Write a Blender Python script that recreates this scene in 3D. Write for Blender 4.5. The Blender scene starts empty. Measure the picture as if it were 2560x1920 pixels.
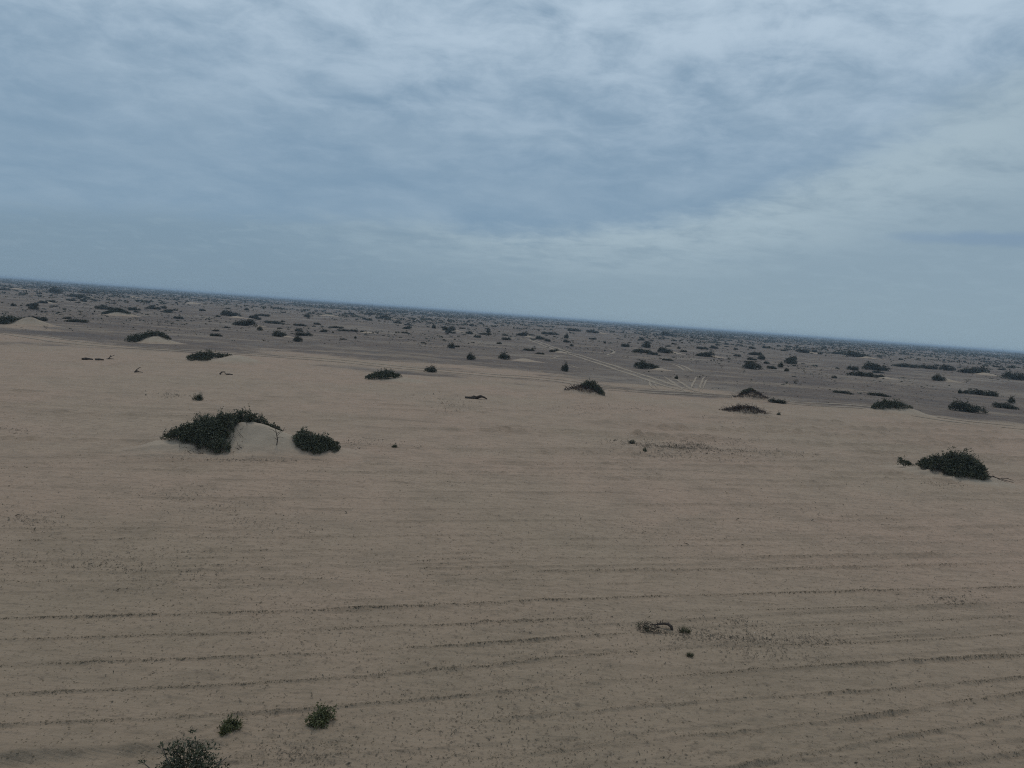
import bpy, math, random
import numpy as np

# ------------------------------------------------------------------ camera
SC = bpy.context.scene
COL = SC.collection
CAM_H = 10.0                       # drone flying ten metres above the sand
FPX = 1830.0                       # focal length in pixels of a 2560 px wide frame
ROLL = math.radians(4.2)
PITCH = math.atan(173.5 / FPX)
_H = np.array([1.0, 0, 0]); _UP = np.array([0, math.sin(PITCH), math.cos(PITCH)]); _F = np.array([0, math.cos(PITCH), -math.sin(PITCH)])
_R = math.cos(ROLL) * _H + math.sin(ROLL) * _UP
_U = math.cos(ROLL) * _UP - math.sin(ROLL) * _H
from mathutils import Matrix
cd = bpy.data.cameras.new('camera'); cam = bpy.data.objects.new('camera', cd); COL.objects.link(cam)
cd.sensor_width = 36.0; cd.lens = 36.0 * FPX / 2560.0; cd.clip_end = 40000.0; cd.clip_start = 0.1
cam.matrix_world = Matrix(((_R[0], _U[0], -_F[0], 0), (_R[1], _U[1], -_F[1], 0), (_R[2], _U[2], -_F[2], CAM_H), (0, 0, 0, 1)))
SC.camera = cam

# ------------------------------------------------------------------ node helpers
class NT:
    def __init__(s, tree):
        s.t = tree; s.n = tree.nodes; s.l = tree.links
    def node(s, typ, **kw):
        n = s.n.new(typ)
        for k, v in kw.items(): setattr(n, k, v)
        return n
    def put(s, sock, v):
        if hasattr(v, 'default_value') or hasattr(v, 'is_linked'): s.l.new(v, sock)
        elif isinstance(v, (tuple, list)) and len(v) == 3 and sock.type == 'RGBA': sock.default_value = (*v, 1)
        else: sock.default_value = v
    def m(s, op, a, b=0.0, c=None, clamp=False):
        n = s.node('ShaderNodeMath', operation=op, use_clamp=clamp); s.put(n.inputs[0], a); s.put(n.inputs[1], b)
        if c is not None: s.put(n.inputs[2], c)
        return n.outputs[0]
    def step(s, v, lo, hi):
        n = s.node('ShaderNodeMapRange', interpolation_type='SMOOTHSTEP')
        s.put(n.inputs[0], v); n.inputs[1].default_value = lo; n.inputs[2].default_value = hi
        return n.outputs[0]
    def mix(s, f, a, b, mode='MIX'):
        n = s.node('ShaderNodeMix', data_type='RGBA', blend_type=mode, clamp_factor=True)
        s.put(n.inputs[0], f); s.put(n.inputs[6], a); s.put(n.inputs[7], b)
        return n.outputs[2]
    def noise(s, vec, scale, detail=4.0, rough=0.55, dist=0.0):
        n = s.node('ShaderNodeTexNoise'); s.l.new(vec, n.inputs['Vector'])
        n.inputs['Scale'].default_value = scale; n.inputs['Detail'].default_value = detail
        n.inputs['Roughness'].default_value = rough; n.inputs['Distortion'].default_value = dist
        return n.outputs[0]
    def mapping(s, vec, loc=(0, 0, 0), rot=(0, 0, 0), scale=(1, 1, 1)):
        n = s.node('ShaderNodeMapping'); s.l.new(vec, n.inputs[0])
        n.inputs[1].default_value = loc; n.inputs[2].default_value = rot; n.inputs[3].default_value = scale
        return n.outputs[0]

# ------------------------------------------------------------------ world: high overcast with a cloud bank
SUN_EL, SUN_AZ = math.radians(60), math.radians(-14)      # ahead of the camera, a little left, veiled by cloud
W = bpy.data.worlds.new('World'); SC.world = W; W.use_nodes = True
w = NT(W.node_tree); w.n.clear()
sky = w.node('ShaderNodeTexSky', sky_type='NISHITA', sun_disc=False)
sky.sun_elevation = SUN_EL; sky.sun_rotation = SUN_AZ; sky.air_density = 1.0; sky.dust_density = 2.0
tc = w.node('ShaderNodeTexCoord')
sep = w.node('ShaderNodeSeparateXYZ'); w.l.new(tc.outputs['Generated'], sep.inputs[0])
zz = w.m('MAXIMUM', sep.outputs[2], 0.0)
zp = w.m('ADD', zz, 0.20)
px = w.m('DIVIDE', sep.outputs[0], zp); py = w.m('DIVIDE', sep.outputs[1], zp)
cmb = w.node('ShaderNodeCombineXYZ'); w.l.new(px, cmb.inputs[0]); w.l.new(py, cmb.inputs[1])
P = cmb.outputs[0]
nA = w.noise(P, 1.7, 9, 0.56, 0.3)
nB = w.noise(w.mapping(P, (3.1, 7.7, 2)), 6.5, 8, 0.60, 0.35)
nC = w.noise(w.mapping(P, (9.0, 1.0, 4), (0, 0, 0.4), (1.0, 1.5, 1)), 2.8, 9, 0.6, 0.4)
# bank: a sheet of thicker cloud overhead whose far edge runs from the middle up to the right
dx = w.m('ADD', px, 0.1); dy = w.m('SUBTRACT', py, 1.6)
ex = w.m('ADD', w.m('DIVIDE', w.m('MAXIMUM', dx, 0.0), 1.15), w.m('DIVIDE', w.m('MAXIMUM', w.m('MULTIPLY', dx, -1.0), 0.0), 4.0))
ey = w.m('DIVIDE', w.m('MAXIMUM', dy, 0.0), 1.6)
ed = w.m('SQRT', w.m('ADD', w.m('MULTIPLY', ex, ex), w.m('MULTIPLY', ey, ey)))
ed = w.m('ADD', ed, w.m('MULTIPLY', w.m('SUBTRACT', nA, 0.5), 0.26))
ed = w.m('ADD', ed, w.m('MULTIPLY', w.m('SUBTRACT', nB, 0.5), 0.2))
bank = w.step(ed, 1.10, 0.88)
pale = w.step(ed, 1.7, 1.0)
east = w.step(px, -1.6, 1.1)
S = 10.0
def c10(*c): return tuple(x * S for x in c)
thin = w.mix(east, c10(.200, .298, .390), c10(.255, .352, .430))
thin = w.mix(w.m('MULTIPLY', w.m('MULTIPLY', pale, east), w.step(w.m('ADD', w.m('MULTIPLY', nC, .6), w.m('MULTIPLY', nB, .4)), .30, .62)), thin, c10(.385, .49, .555))
thin = w.mix(w.m('MULTIPLY', w.step(nB, .45, .75), .22), thin, c10(.34, .45, .53))
thick = w.mix(w.step(nA, .30, .70), c10(.200, .308, .420), c10(.262, .370, .475))
high = w.step(zz, .12, .42)
puff = w.step(w.m('ADD', w.m('ADD', w.m('MULTIPLY', nB, .55), w.m('MULTIPLY', nC, .45)), w.m('MULTIPLY', high, .16)), .40, .76)
thick = w.mix(w.m('MULTIPLY', puff, w.m('ADD', w.m('MULTIPLY', high, .85), .12)), thick, c10(.495, .61, .715))
cloud = w.mix(bank, thin, thick)
# gap of clear air in the thin sheet, low on the right, shows the blue of the sky itself
gx = w.m('DIVIDE', w.m('SUBTRACT', px, 1.74), .42); gy = w.m('DIVIDE', w.m('SUBTRACT', w.m('ADD', py, w.m('MULTIPLY', px, .47)), 3.365), .10)
gd = w.m('ADD', w.m('SQRT', w.m('ADD', w.m('MULTIPLY', gx, gx), w.m('MULTIPLY', gy, gy))), w.m('MULTIPLY', w.m('SUBTRACT', nB, .5), .9))
gap = w.step(gd, 1.25, .4)
cover = w.m('SUBTRACT', .93, w.m('MULTIPLY', gap, .78))
skycol = w.mix(1.0, sky.outputs[0], (.50, .60, .72), 'MULTIPLY')
col = w.mix(cover, skycol, cloud)
hz = w.step(zz, .085, -.01)
col = w.mix(w.m('MULTIPLY', hz, .8), col, w.mix(east, c10(.208, .295, .370), c10(.262, .358, .425)))
bg = w.node('ShaderNodeBackground'); w.l.new(col, bg.inputs[0]); bg.inputs[1].default_value = 0.1
wo = w.node('ShaderNodeOutputWorld'); w.l.new(bg.outputs[0], wo.inputs[0])

# ------------------------------------------------------------------ sun behind the cloud
sd = bpy.data.lights.new('sun', 'SUN'); so = bpy.data.objects.new('sun', sd); COL.objects.link(so)
sd.energy = 0.85; sd.angle = math.radians(18); sd.color = (1.0, .94, .85)
from mathutils import Vector
_sv = Vector((math.sin(SUN_AZ) * math.cos(SUN_EL), math.cos(SUN_AZ) * math.cos(SUN_EL), math.sin(SUN_EL)))
so.rotation_euler = _sv.to_track_quat('Z', 'Y').to_euler(); so.location = (0, 0, 60)

# ------------------------------------------------------------------ exposure
SC.view_settings.view_transform = 'Standard'; SC.view_settings.look = 'None'
SC.view_settings.exposure = 0.0; SC.view_settings.gamma = 1.0; SC.view_settings.use_curve_mapping = False
SC.render.engine = 'CYCLES'
SC.cycles.use_denoising = False; SC.cycles.denoiser = 'OPENIMAGEDENOISE'; SC.cycles.denoising_input_passes = 'RGB_ALBEDO_NORMAL'
SC.cycles.pixel_filter_type = 'BLACKMAN_HARRIS'; SC.cycles.filter_width = 1.1
SC.cycles.max_bounces = 6; SC.cycles.diffuse_bounces = 2; SC.cycles.volume_bounces = 0; SC.cycles.transparent_max_bounces = 4

# ------------------------------------------------------------------ python helpers
rng = np.random.default_rng(11)
random.seed(5)
def ray(x, y):
    v = _F * FPX + _R * (x - 1280) - _U * (y - 960)
    return v
def ground_at(x, y):
    v = ray(x, y); t = -CAM_H / v[2]
    return v[0] * t, v[1] * t
def slant(x, y): return math.sqrt(x * x + y * y + CAM_H ** 2)

def _hash(ix, iy, seed):
    h = (ix.astype(np.int64) * 374761393 + iy.astype(np.int64) * 668265263 + seed * 974634777) & 0xffffffff
    h = ((h ^ (h >> 13)) * 1274126177) & 0xffffffff
    return ((h ^ (h >> 16)) & 0xffff) / 65535.0
def vnoise(x, y, seed=0):
    ix = np.floor(x); iy = np.floor(y); fx = x - ix; fy = y - iy
    fx = fx * fx * (3 - 2 * fx); fy = fy * fy * (3 - 2 * fy)
    a = _hash(ix, iy, seed); b = _hash(ix + 1, iy, seed); c = _hash(ix, iy + 1, seed); d = _hash(ix + 1, iy + 1, seed)
    return (a * (1 - fx) + b * fx) * (1 - fy) + (c * (1 - fx) + d * fx) * fy
def fbm(x, y, seed=0, o=4):
    s = 0; a = .5
    for i in range(o):
        s = s + a * (vnoise(x * 2 ** i, y * 2 ** i, seed + i) - .5); a *= .5
    return s * 2
def sstep(v, a, b):
    t = np.clip((v - a) / (b - a), 0, 1); return t * t * (3 - 2 * t)

def mesh_np(name, V, faces, smooth=False):
    V = np.asarray(V, np.float32); faces = np.asarray(faces, np.int32); k = faces.shape[1]
    me = bpy.data.meshes.new(name)
    me.vertices.add(len(V)); me.vertices.foreach_set('co', V.ravel())
    me.loops.add(faces.size); me.polygons.add(len(faces))
    me.polygons.foreach_set('loop_start', np.arange(0, faces.size, k, dtype=np.int32))
    me.loops.foreach_set('vertex_index', faces.ravel())
    if smooth: me.polygons.foreach_set('use_smooth', np.ones(len(faces), bool))
    me.update(calc_edges=True); me.validate()
    return me
def attr(me, name, vals):
    a = me.attributes.new(name, 'FLOAT', 'POINT'); a.data.foreach_set('value', np.asarray(vals, np.float32))
def obj(name, me, mat=None, parent=None):
    if mat is not None and not me.materials: me.materials.append(mat)
    o = bpy.data.objects.new(name, me); COL.objects.link(o)
    if parent: o.parent = parent
    return o
def thing(name, label, cat, loc=(0, 0, 0), rz=0, scale=(1, 1, 1), group=None):
    o = bpy.data.objects.new(name, None); COL.objects.link(o); o.empty_display_size = .2
    o.location = loc; o.rotation_euler = (0, 0, rz); o.scale = scale
    o['label'] = label; o['category'] = cat
    if group: o['group'] = group
    return o
def tag(o, label, cat, group=None):
    o['label'] = label; o['category'] = cat
    if group: o['group'] = group
    return o

def unit(a): return a / np.maximum(np.linalg.norm(a, axis=1, keepdims=True), 1e-6)
def leaves(C, D, L, Wd, r):
    """diamond leaves with a bent midrib, one quad each"""
    n = len(C)
    S = unit(np.cross(D, r.normal(size=(n, 3)))); N = unit(np.cross(D, S))
    mid = C + D * (L * .5)[:, None] + N * (L * .10)[:, None]
    V = np.stack([C, mid + S * (Wd * .5)[:, None], C + D * L[:, None] - N * (L * .06)[:, None], mid - S * (Wd * .5)[:, None]], 1).reshape(-1, 3)
    return V, np.arange(4 * n).reshape(-1, 4)
def tube(path, rad, sides=5):
    path = np.asarray(path, float); m = len(path); V = []; Fc = []
    T = np.gradient(path, axis=0); T = unit(T)
    ref = np.array([.31, .17, .93])
    for i in range(m):
        a = np.cross(T[i], ref); a /= max(np.linalg.norm(a), 1e-6); b = np.cross(T[i], a)
        an = np.arange(sides) * 2 * math.pi / sides
        V.append(path[i] + rad[i] * (np.cos(an)[:, None] * a + np.sin(an)[:, None] * b))
    for i in range(m - 1):
        for k in range(sides):
            Fc.append((i * sides + k, i * sides + (k + 1) % sides, (i + 1) * sides + (k + 1) % sides, (i + 1) * sides + k))
    return np.concatenate(V), np.array(Fc)
class Bag:
    def __init__(s): s.V = []; s.F = []; s.n = 0
    def add(s, V, Fc):
        s.V.append(V); s.F.append(np.asarray(Fc) + s.n); s.n += len(V)
    def mesh(s, name, smooth=False): return mesh_np(name, np.concatenate(s.V), np.concatenate(s.F), smooth)

# ------------------------------------------------------------------ materials
def mat_new(name):
    m = bpy.data.materials.new(name); m.use_nodes = True; t = NT(m.node_tree); t.n.clear()
    out = t.node('ShaderNodeOutputMaterial'); b = t.node('ShaderNodeBsdfPrincipled'); t.l.new(b.outputs[0], out.inputs[0])
    b.inputs['Roughness'].default_value = .95; b.inputs['Specular IOR Level'].default_value = .15
    return m, t, b
FURROW = math.radians(15.5)
def make_ground_mat():
    m, t, b = mat_new('desert_ground')
    geo = t.node('ShaderNodeNewGeometry'); Pw = geo.outputs['Position']
    def at(n):
        a = t.node('ShaderNodeAttribute', attribute_name=n); return a.outputs['Fac']
    sand, row_tint, dune, near_tone = at('sand'), at('row_tint'), at('dune'), at('near_tone')
    big = t.noise(Pw, .045, 5, .6); med = t.noise(Pw, .35, 6, .6); fine = t.noise(Pw, 5.0, 6, .65); grain = t.noise(Pw, 28, 3, .6)
    streak = t.noise(t.mapping(Pw, rot=(0, 0, -FURROW), scale=(.05, 2.6, 1)), 1.0, 5, .65)
    tine = t.noise(t.mapping(Pw, rot=(0, 0, -FURROW), scale=(.12, 9.0, 1)), 1.0, 2, .5)
    # cleared sand: pinkish tan to greyish olive
    c = t.mix(t.step(big, .36, .64), (.330, .230, .166), (.302, .225, .160))
    c = t.mix(t.m('MULTIPLY', t.step(med, .42, .66), .5), c, (.226, .167, .120))
    c = t.mix(t.m('MULTIPLY', t.step(streak, .52, .68), .45), c, (.370, .270, .196))
    c = t.mix(t.m('MULTIPLY', t.step(streak, .46, .32), .45), c, (.193, .141, .102))
    mott = t.noise(t.mapping(Pw, (5, 3, 0), (0, 0, -FURROW), (.7, 1.5, 1)), 1.7, 6, .7)
    c = t.mix(t.m('MULTIPLY', t.step(mott, .50, .62), .38), c, (.186, .136, .097))
    c = t.mix(t.m('MULTIPLY', t.step(mott, .46, .36), .30), c, (.378, .280, .203))
    c = t.mix(t.m('MULTIPLY', near_tone, .45), c, (.206, .160, .106))  # sand goes darker and more olive towards the camera
    c = t.mix(t.m('MULTIPLY', t.step(fine, .52, .66), .5), c, (.142, .106, .078))
    c = t.mix(t.m('MULTIPLY', row_tint, .42), c, (.142, .108, .076))  # darker tint along the windrow ridges and drag lines
    dcol = t.mix(t.step(med, .35, .65), (.362, .286, .214), (.315, .246, .183))
    c = t.mix(dune, c, dcol)
    # scrub plain: greyer gravelly soil with patches of blown sand
    g = t.mix(t.step(med, .35, .65), (.132, .098, .077), (.174, .132, .100))
    g = t.mix(t.step(big, .40, .62), g, (.124, .091, .072))
    sp = t.noise(Pw, .8, 5, .7)
    g = t.mix(t.m('MULTIPLY', t.step(sp, .52, .66), .6), g, (.225, .178, .138))
    far = t.noise(t.mapping(Pw, (40, 13, 0)), .022, 6, .62)
    mid = t.noise(t.mapping(Pw, (7, 70, 0), (0, 0, -.2), (.6, 1.3, 1)), .075, 6, .66)
    g = t.mix(t.m('MULTIPLY', t.step(mid, .53, .61), .7), g, (.245, .186, .135))
    g = t.mix(t.m('MULTIPLY', t.step(mid, .46, .37), .6), g, (.092, .074, .066))
    g = t.mix(t.m('MULTIPLY', t.step(far, .52, .63), .75), g, (.225, .178, .138))
    g = t.mix(t.m('MULTIPLY', t.step(fine, .50, .66), .6), g, (.070, .056, .050))
    g = t.mix(t.m('MULTIPLY', t.step(t.noise(Pw, .16, 6, .7), .50, .62), .5), g, (.085, .070, .066))
    edge = t.step(t.m('ADD', sand, t.m('MULTIPLY', t.m('SUBTRACT', med, .5), 1.1)), .22, .78)
    c = t.mix(edge, g, c)
    c = t.mix(t.m('MULTIPLY', t.m('SUBTRACT', grain, .5), .35), c, (.36, .30, .25))
    t.put(b.inputs['Base Color'], c)
    hgt = t.m('ADD', t.m('MULTIPLY', fine, .55), t.m('MULTIPLY', grain, .16))
    hgt = t.m('ADD', hgt, t.m('MULTIPLY', t.m('MULTIPLY', tine, .5), t.m('SUBTRACT', 1.0, dune)))
    hgt = t.m('ADD', hgt, t.m('MULTIPLY', med, .6))
    bp = t.node('ShaderNodeBump'); t.l.new(hgt, bp.inputs['Height']); bp.inputs['Strength'].default_value = .85; bp.inputs['Distance'].default_value = .10
    t.l.new(bp.outputs[0], b.inputs['Normal'])
    return m
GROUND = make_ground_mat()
TRACK = None
def simple_mat(name, a, bcol, scale=6.0, rough=.9, bump=0.0, spec=.15, obj_random=0.0):
    m, t, b = mat_new(name)
    geo = t.node('ShaderNodeNewGeometry')
    n = t.noise(geo.outputs['Position'], scale, 4, .6)
    c = t.mix(t.step(n, .32, .68), a, bcol)
    if obj_random:
        oi = t.node('ShaderNodeObjectInfo')
        c = t.mix(t.m('MULTIPLY', oi.outputs['Random'], obj_random), c, (.062, .056, .036))
    t.put(b.inputs['Base Color'], c); b.inputs['Roughness'].default_value = rough; b.inputs['Specular IOR Level'].default_value = spec
    if bump:
        bp = t.node('ShaderNodeBump'); t.l.new(n, bp.inputs['Height']); bp.inputs['Distance'].default_value = bump; t.l.new(bp.outputs[0], b.inputs['Normal'])
    return m
TRACK = simple_mat('packed_pale_sand', (.225, .175, .130), (.31, .245, .182), .6, .95, .02)
LEAF = simple_mat('leathery_leaf', (.034, .040, .022), (.112, .110, .064), 6.0, .6, 0, .3)
LEAF_NEAR = simple_mat('young_leaf', (.062, .068, .026), (.135, .130, .054), 6.0, .6, 0, .3)
LEAF_FAR = simple_mat('scrub_leaf', (.036, .041, .025), (.078, .076, .050), .9, .7, 0, .2, .55)
BARK = simple_mat('grey_bark', (.085, .070, .056), (.14, .118, .095), 8, .9, .01)
DEADWOOD = simple_mat('dead_wood', (.040, .031, .026), (.090, .068, .054), 7, .9, .01)
TWIG = simple_mat('dead_brush_twig', (.055, .038, .030), (.105, .074, .058), 3, .9)
LITTER = simple_mat('dry_litter', (.050, .042, .032), (.12, .098, .070), 9, .95)
CLOD = simple_mat('soil_clod', (.125, .096, .066), (.200, .153, .104), 9, .97, .01)
GRASS = simple_mat('dry_green_grass', (.060, .062, .030), (.105, .098, .050), 20, .7)

# ------------------------------------------------------------------ ground relief
K = .5787
def A(x, y): return (x * K, 1380 + y * K)
def B(x, y): return (1280 + x * K, 1380 + y * K)
def Cc(x, y): return (x * K, 860 + y * K)
def Dd(x, y): return (1280 + x * K, 920 + y * K)
# (polyline in the photograph, ridge height, half width, clod amount): windrows left by the grader blade
ROWS = [
 ([A(-300,297),A(0,290),A(500,280),A(900,270),A(1300,255),A(1600,245),A(2212,218),B(700,193),B(1300,177),B(2212,152),B(2600,140)], .13,.17,1.0),
 ([A(-300,388),A(0,382),A(600,368),A(1000,355),A(1600,328),A(2212,300),B(350,288)], .10,.14,.7),
 ([B(700,252),B(1180,255),B(1450,238),B(1800,235),B(2212,222),B(2500,210)], .05,.12,.3),
 ([A(-300,502),A(0,493),A(500,475),A(900,462),A(1500,435),A(2212,395),B(0,385),B(520,350)], .12,.15,.9),
 ([B(1100,328),B(1700,305),B(2212,278),B(2500,265)], .07,.14,.3),
 ([A(-300,628),A(0,615),A(400,600),A(900,580),A(1400,552),A(1800,522),A(2212,485),B(0,474),B(400,440),B(740,420)], .11,.15,.9),
 ([B(1050,408),B(1500,398),B(1900,380),B(2212,352),B(2500,335)], .08,.14,.35),
 ([A(-300,760),A(0,748),A(600,725),A(950,710),A(1400,680),A(1700,650),A(2212,600),B(0,598),B(500,550),B(900,522),B(1600,480),B(2212,448),B(2500,430)], .12,.16,.7),
 ([A(1950,742),A(2212,722),B(0,715),B(350,690),B(700,655),B(1100,630),B(1700,595),B(2212,545),B(2500,520)], .12,.16,.35),
 ([A(2100,897),B(0,885),B(500,822),B(1000,775),B(1500,725),B(1900,655),B(2212,610),B(2500,575)], .12,.15,.35),
 ([B(700,980),B(1050,925),B(1500,825),B(1900,770),B(2212,712),B(2500,665)], .13,.17,.4),
 ([B(1500,985),B(1800,930),B(2212,870),B(2500,820)], .12,.16,.3),
 ([A(-200,900),A(0,905),A(250,880),A(400,860),A(500,846),A(700,831),A(820,826),A(1000,822)], .22,.24,0),
 ([A(0,65),A(900,62),A(1200,55),A(1600,50),A(2212,25)], .05,.09,.25),
 ([A(0,128),A(600,127),A(1300,120),A(1900,100),A(2212,95)], .05,.09,.25),
 ([B(0,90),B(700,80),B(1300,72),B(2212,50)], .05,.10,.15),
 ([B(0,150),B(700,132)], .04,.09,.1),
 ([B(880,208),B(1050,225),B(1180,233)], .09,.14,.1),
 ([B(750,262),B(850,258),B(1000,248)], .06,.12,.3),
 ([Cc(0,517),Cc(150,518),Cc(500,510),Cc(640,512)], .08,.14,.2),
 ([Cc(530,545),Cc(1000,552),Cc(1600,558),Cc(2212,555),Dd(700,465)], .08,.13,.2),
 ([Dd(0,435),Dd(800,448),Dd(1200,470)], .07,.13,.1),
 ([Cc(-200,262),Cc(0,272),Cc(500,290),Cc(900,305),Cc(1300,315),Cc(1900,340),Cc(2212,358),Dd(500,285),Dd(1000,310),Dd(1700,335),Dd(2100,345)], .12,.22,.1),
 ([Cc(900,240),Cc(1300,250),Cc(1900,270)], .09,.20,0), ([Cc(1100,225),Cc(1600,240),Cc(2212,262)], .07,.2,0),
 ([Cc(200,226),Cc(300,228),Cc(500,233)], .10,.2,0), ([Cc(0,200),Cc(600,215)], .08,.2,0),
 ([Cc(0,575),Cc(600,575)], .06,.12,0), ([Cc(0,800),Cc(250,797)], .06,.10,.2),
 ([Cc(0,850),Cc(420,848),Cc(800,840),Cc(1500,835),Cc(2212,828)], .06,.10,.2),
 ([Cc(680,903),Cc(1000,893),Cc(1700,890)], .07,.10,.2),
 ([Dd(440,715),Dd(900,720)], .05,.10,.1), ([Dd(0,770),Dd(1100,770),Dd(2212,750)], .05,.10,.1),
 ([Dd(0,825),Dd(1200,820),Dd(2212,800)], .05,.10,.1), ([Dd(0,880),Dd(900,875),Dd(1700,860),Dd(2212,840)], .06,.11,.15),
 ([Dd(1700,235),Dd(1900,262),Dd(2090,305)], .16,.35,.2), ([Dd(2130,315),Dd(2212,325),Dd(2400,345)], .18,.4,.2),
 ([Dd(1300,340),Dd(1600,352),Dd(2000,362)], .07,.2,0), ([Cc(330,452),Cc(480,458)], .08,.15,0),
 ([Cc(550,430),Cc(650,452),Cc(740,475)], .08,.15,0), ([Cc(1500,528),Cc(1700,512)], .07,.14,.1),
 ([Dd(820,350+100),Dd(1040,462)], .07,.13,.1), ([Dd(900,480),Dd(1500,500)], .05,.13,0),
]
_cf, _sf = math.cos(FURROW), math.sin(FURROW)
def to_uv(x, y): return x * _cf + y * _sf, -x * _sf + y * _cf
ROW_UV = []
for pl, amp, hw, cl in ROWS:
    q = np.array([ground_at(*p) for p in pl]); u, v = to_uv(q[:, 0], q[:, 1]); o_ = np.argsort(u)
    u, v = u[o_], v[o_]
    uu = np.linspace(u[0], u[-1], max(8, int((u[-1] - u[0]) / .6)))        # smooth the hand-traced kinks
    vv = np.interp(uu, u, v)
    kk = min(9, len(vv) // 2 * 2 - 1)
    if kk >= 3:
        pad = np.pad(vv, kk // 2, mode='reflect', reflect_type='odd'); vv = np.convolve(pad, np.ones(kk) / kk, 'valid')
    ROW_UV.append((uu, vv, amp * (.50 if cl > .2 else .8), hw * (.34 if cl > .2 else .62), cl))

_rl = np.random.default_rng(301)
for _ in range(150):                                   # faint drag lines between the windrows
    v0 = 13 + 62 * _rl.uniform() ** 1.1; L_ = _rl.uniform(5, 26); u0 = _rl.uniform(-.75, .95) * v0 * 1.1
    uu = np.linspace(u0, u0 + L_, 24); vv = v0 + (uu - u0) * _rl.normal(0, .012) + .05 * np.sin(uu / 4 + v0)
    rr_ = math.hypot(v0, u0 + L_ / 2); hw_ = (.018 + rr_ ** 2 / 15500) * _rl.uniform(.7, 1.2)
    ROW_UV.append((uu, vv, hw_ * _rl.uniform(.30, .60), hw_, .05))
BOUND = [(-400,800),(0,834),(145,860),(289,874),(492,883),(640,887),(842,905),(1016,924),(1132,936),(1280,947),(1442,960),(1540,972),(1754,985),(1920,1008),(2180,1027),(2412,1062),(2560,1078),(2800,1105)]
_bq = np.array([ground_at(*p) for p in BOUND]); _bq = _bq[np.argsort(_bq[:, 0])]
def bound_y(x):
    y = np.interp(x, _bq[:, 0], _bq[:, 1])
    return y
def soft_height(x, y):
    """undulation of the plain without the fine relief"""
    r = np.hypot(x, y)
    z = .22 * fbm(x / 28, y / 28, 3, 3) * sstep(r, 10, 60)
    z = z + 1.3 * fbm(x / 70, y / 70, 8, 4) * sstep(r, 170, 600) + 1.5 * fbm(x / 300, y / 300, 21, 3) * sstep(r, 500, 2000)
    return z
def rows_height(x, y, want_mask=False):
    u, v = to_uv(x, y); z = np.zeros_like(x); msk = np.zeros_like(x)
    wob = .035 * fbm(u / 1.0, v / 6, 31, 4)
    br = np.clip(.85 + .8 * fbm(u / 1.7, v / 3, 35, 3), .4, 1.25)
    for uu, vv, amp, hw, cl in ROW_UV:
        sel = np.nonzero((u > uu[0] - 1) & (u < uu[-1] + 1) & (np.abs(v - np.interp(u, uu, vv)) < 5 * hw + .3))[0]
        if not len(sel): continue
        us = u[sel]; d = v[sel] - np.interp(us, uu, vv) + wob[sel] * (1 if hw < .2 else .4)
        fade = np.clip((us - uu[0]) / 1.2, 0, 1) * np.clip((uu[-1] - us) / 1.2, 0, 1)
        ridge = np.exp(-(d / hw) ** 2) - .30 * np.exp(-((d + 2.0 * hw) / (hw * .9)) ** 2)
        z[sel] += amp * ridge * fade * br[sel]
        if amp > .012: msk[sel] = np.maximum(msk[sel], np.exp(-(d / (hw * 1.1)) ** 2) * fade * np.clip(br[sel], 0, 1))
    return (z, msk) if want_mask else z
def micro_height(x, y):
    r = np.hypot(x, y); fade = 1 - sstep(r, 45, 110)
    rough = np.clip(.5 + 1.4 * fbm(x / 5, y / 5, 61, 3), .15, 1.2)
    u, v = to_uv(x, y)
    return fade * rough * (.075 * fbm(u / .42, v / .24, 41, 3) + .03 * fbm(x / 1.6, y / 1.6, 51, 2)) + fade * .018 * fbm(u / 9, v / .22, 71, 2)
def G(x, y):
    x = np.atleast_1d(np.asarray(x, float)); y = np.atleast_1d(np.asarray(y, float))
    return soft_height(x, y) + rows_height(x, y) + micro_height(x, y)
def G1(x, y): return float(soft_height(np.array([x]), np.array([y]))[0])

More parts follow.
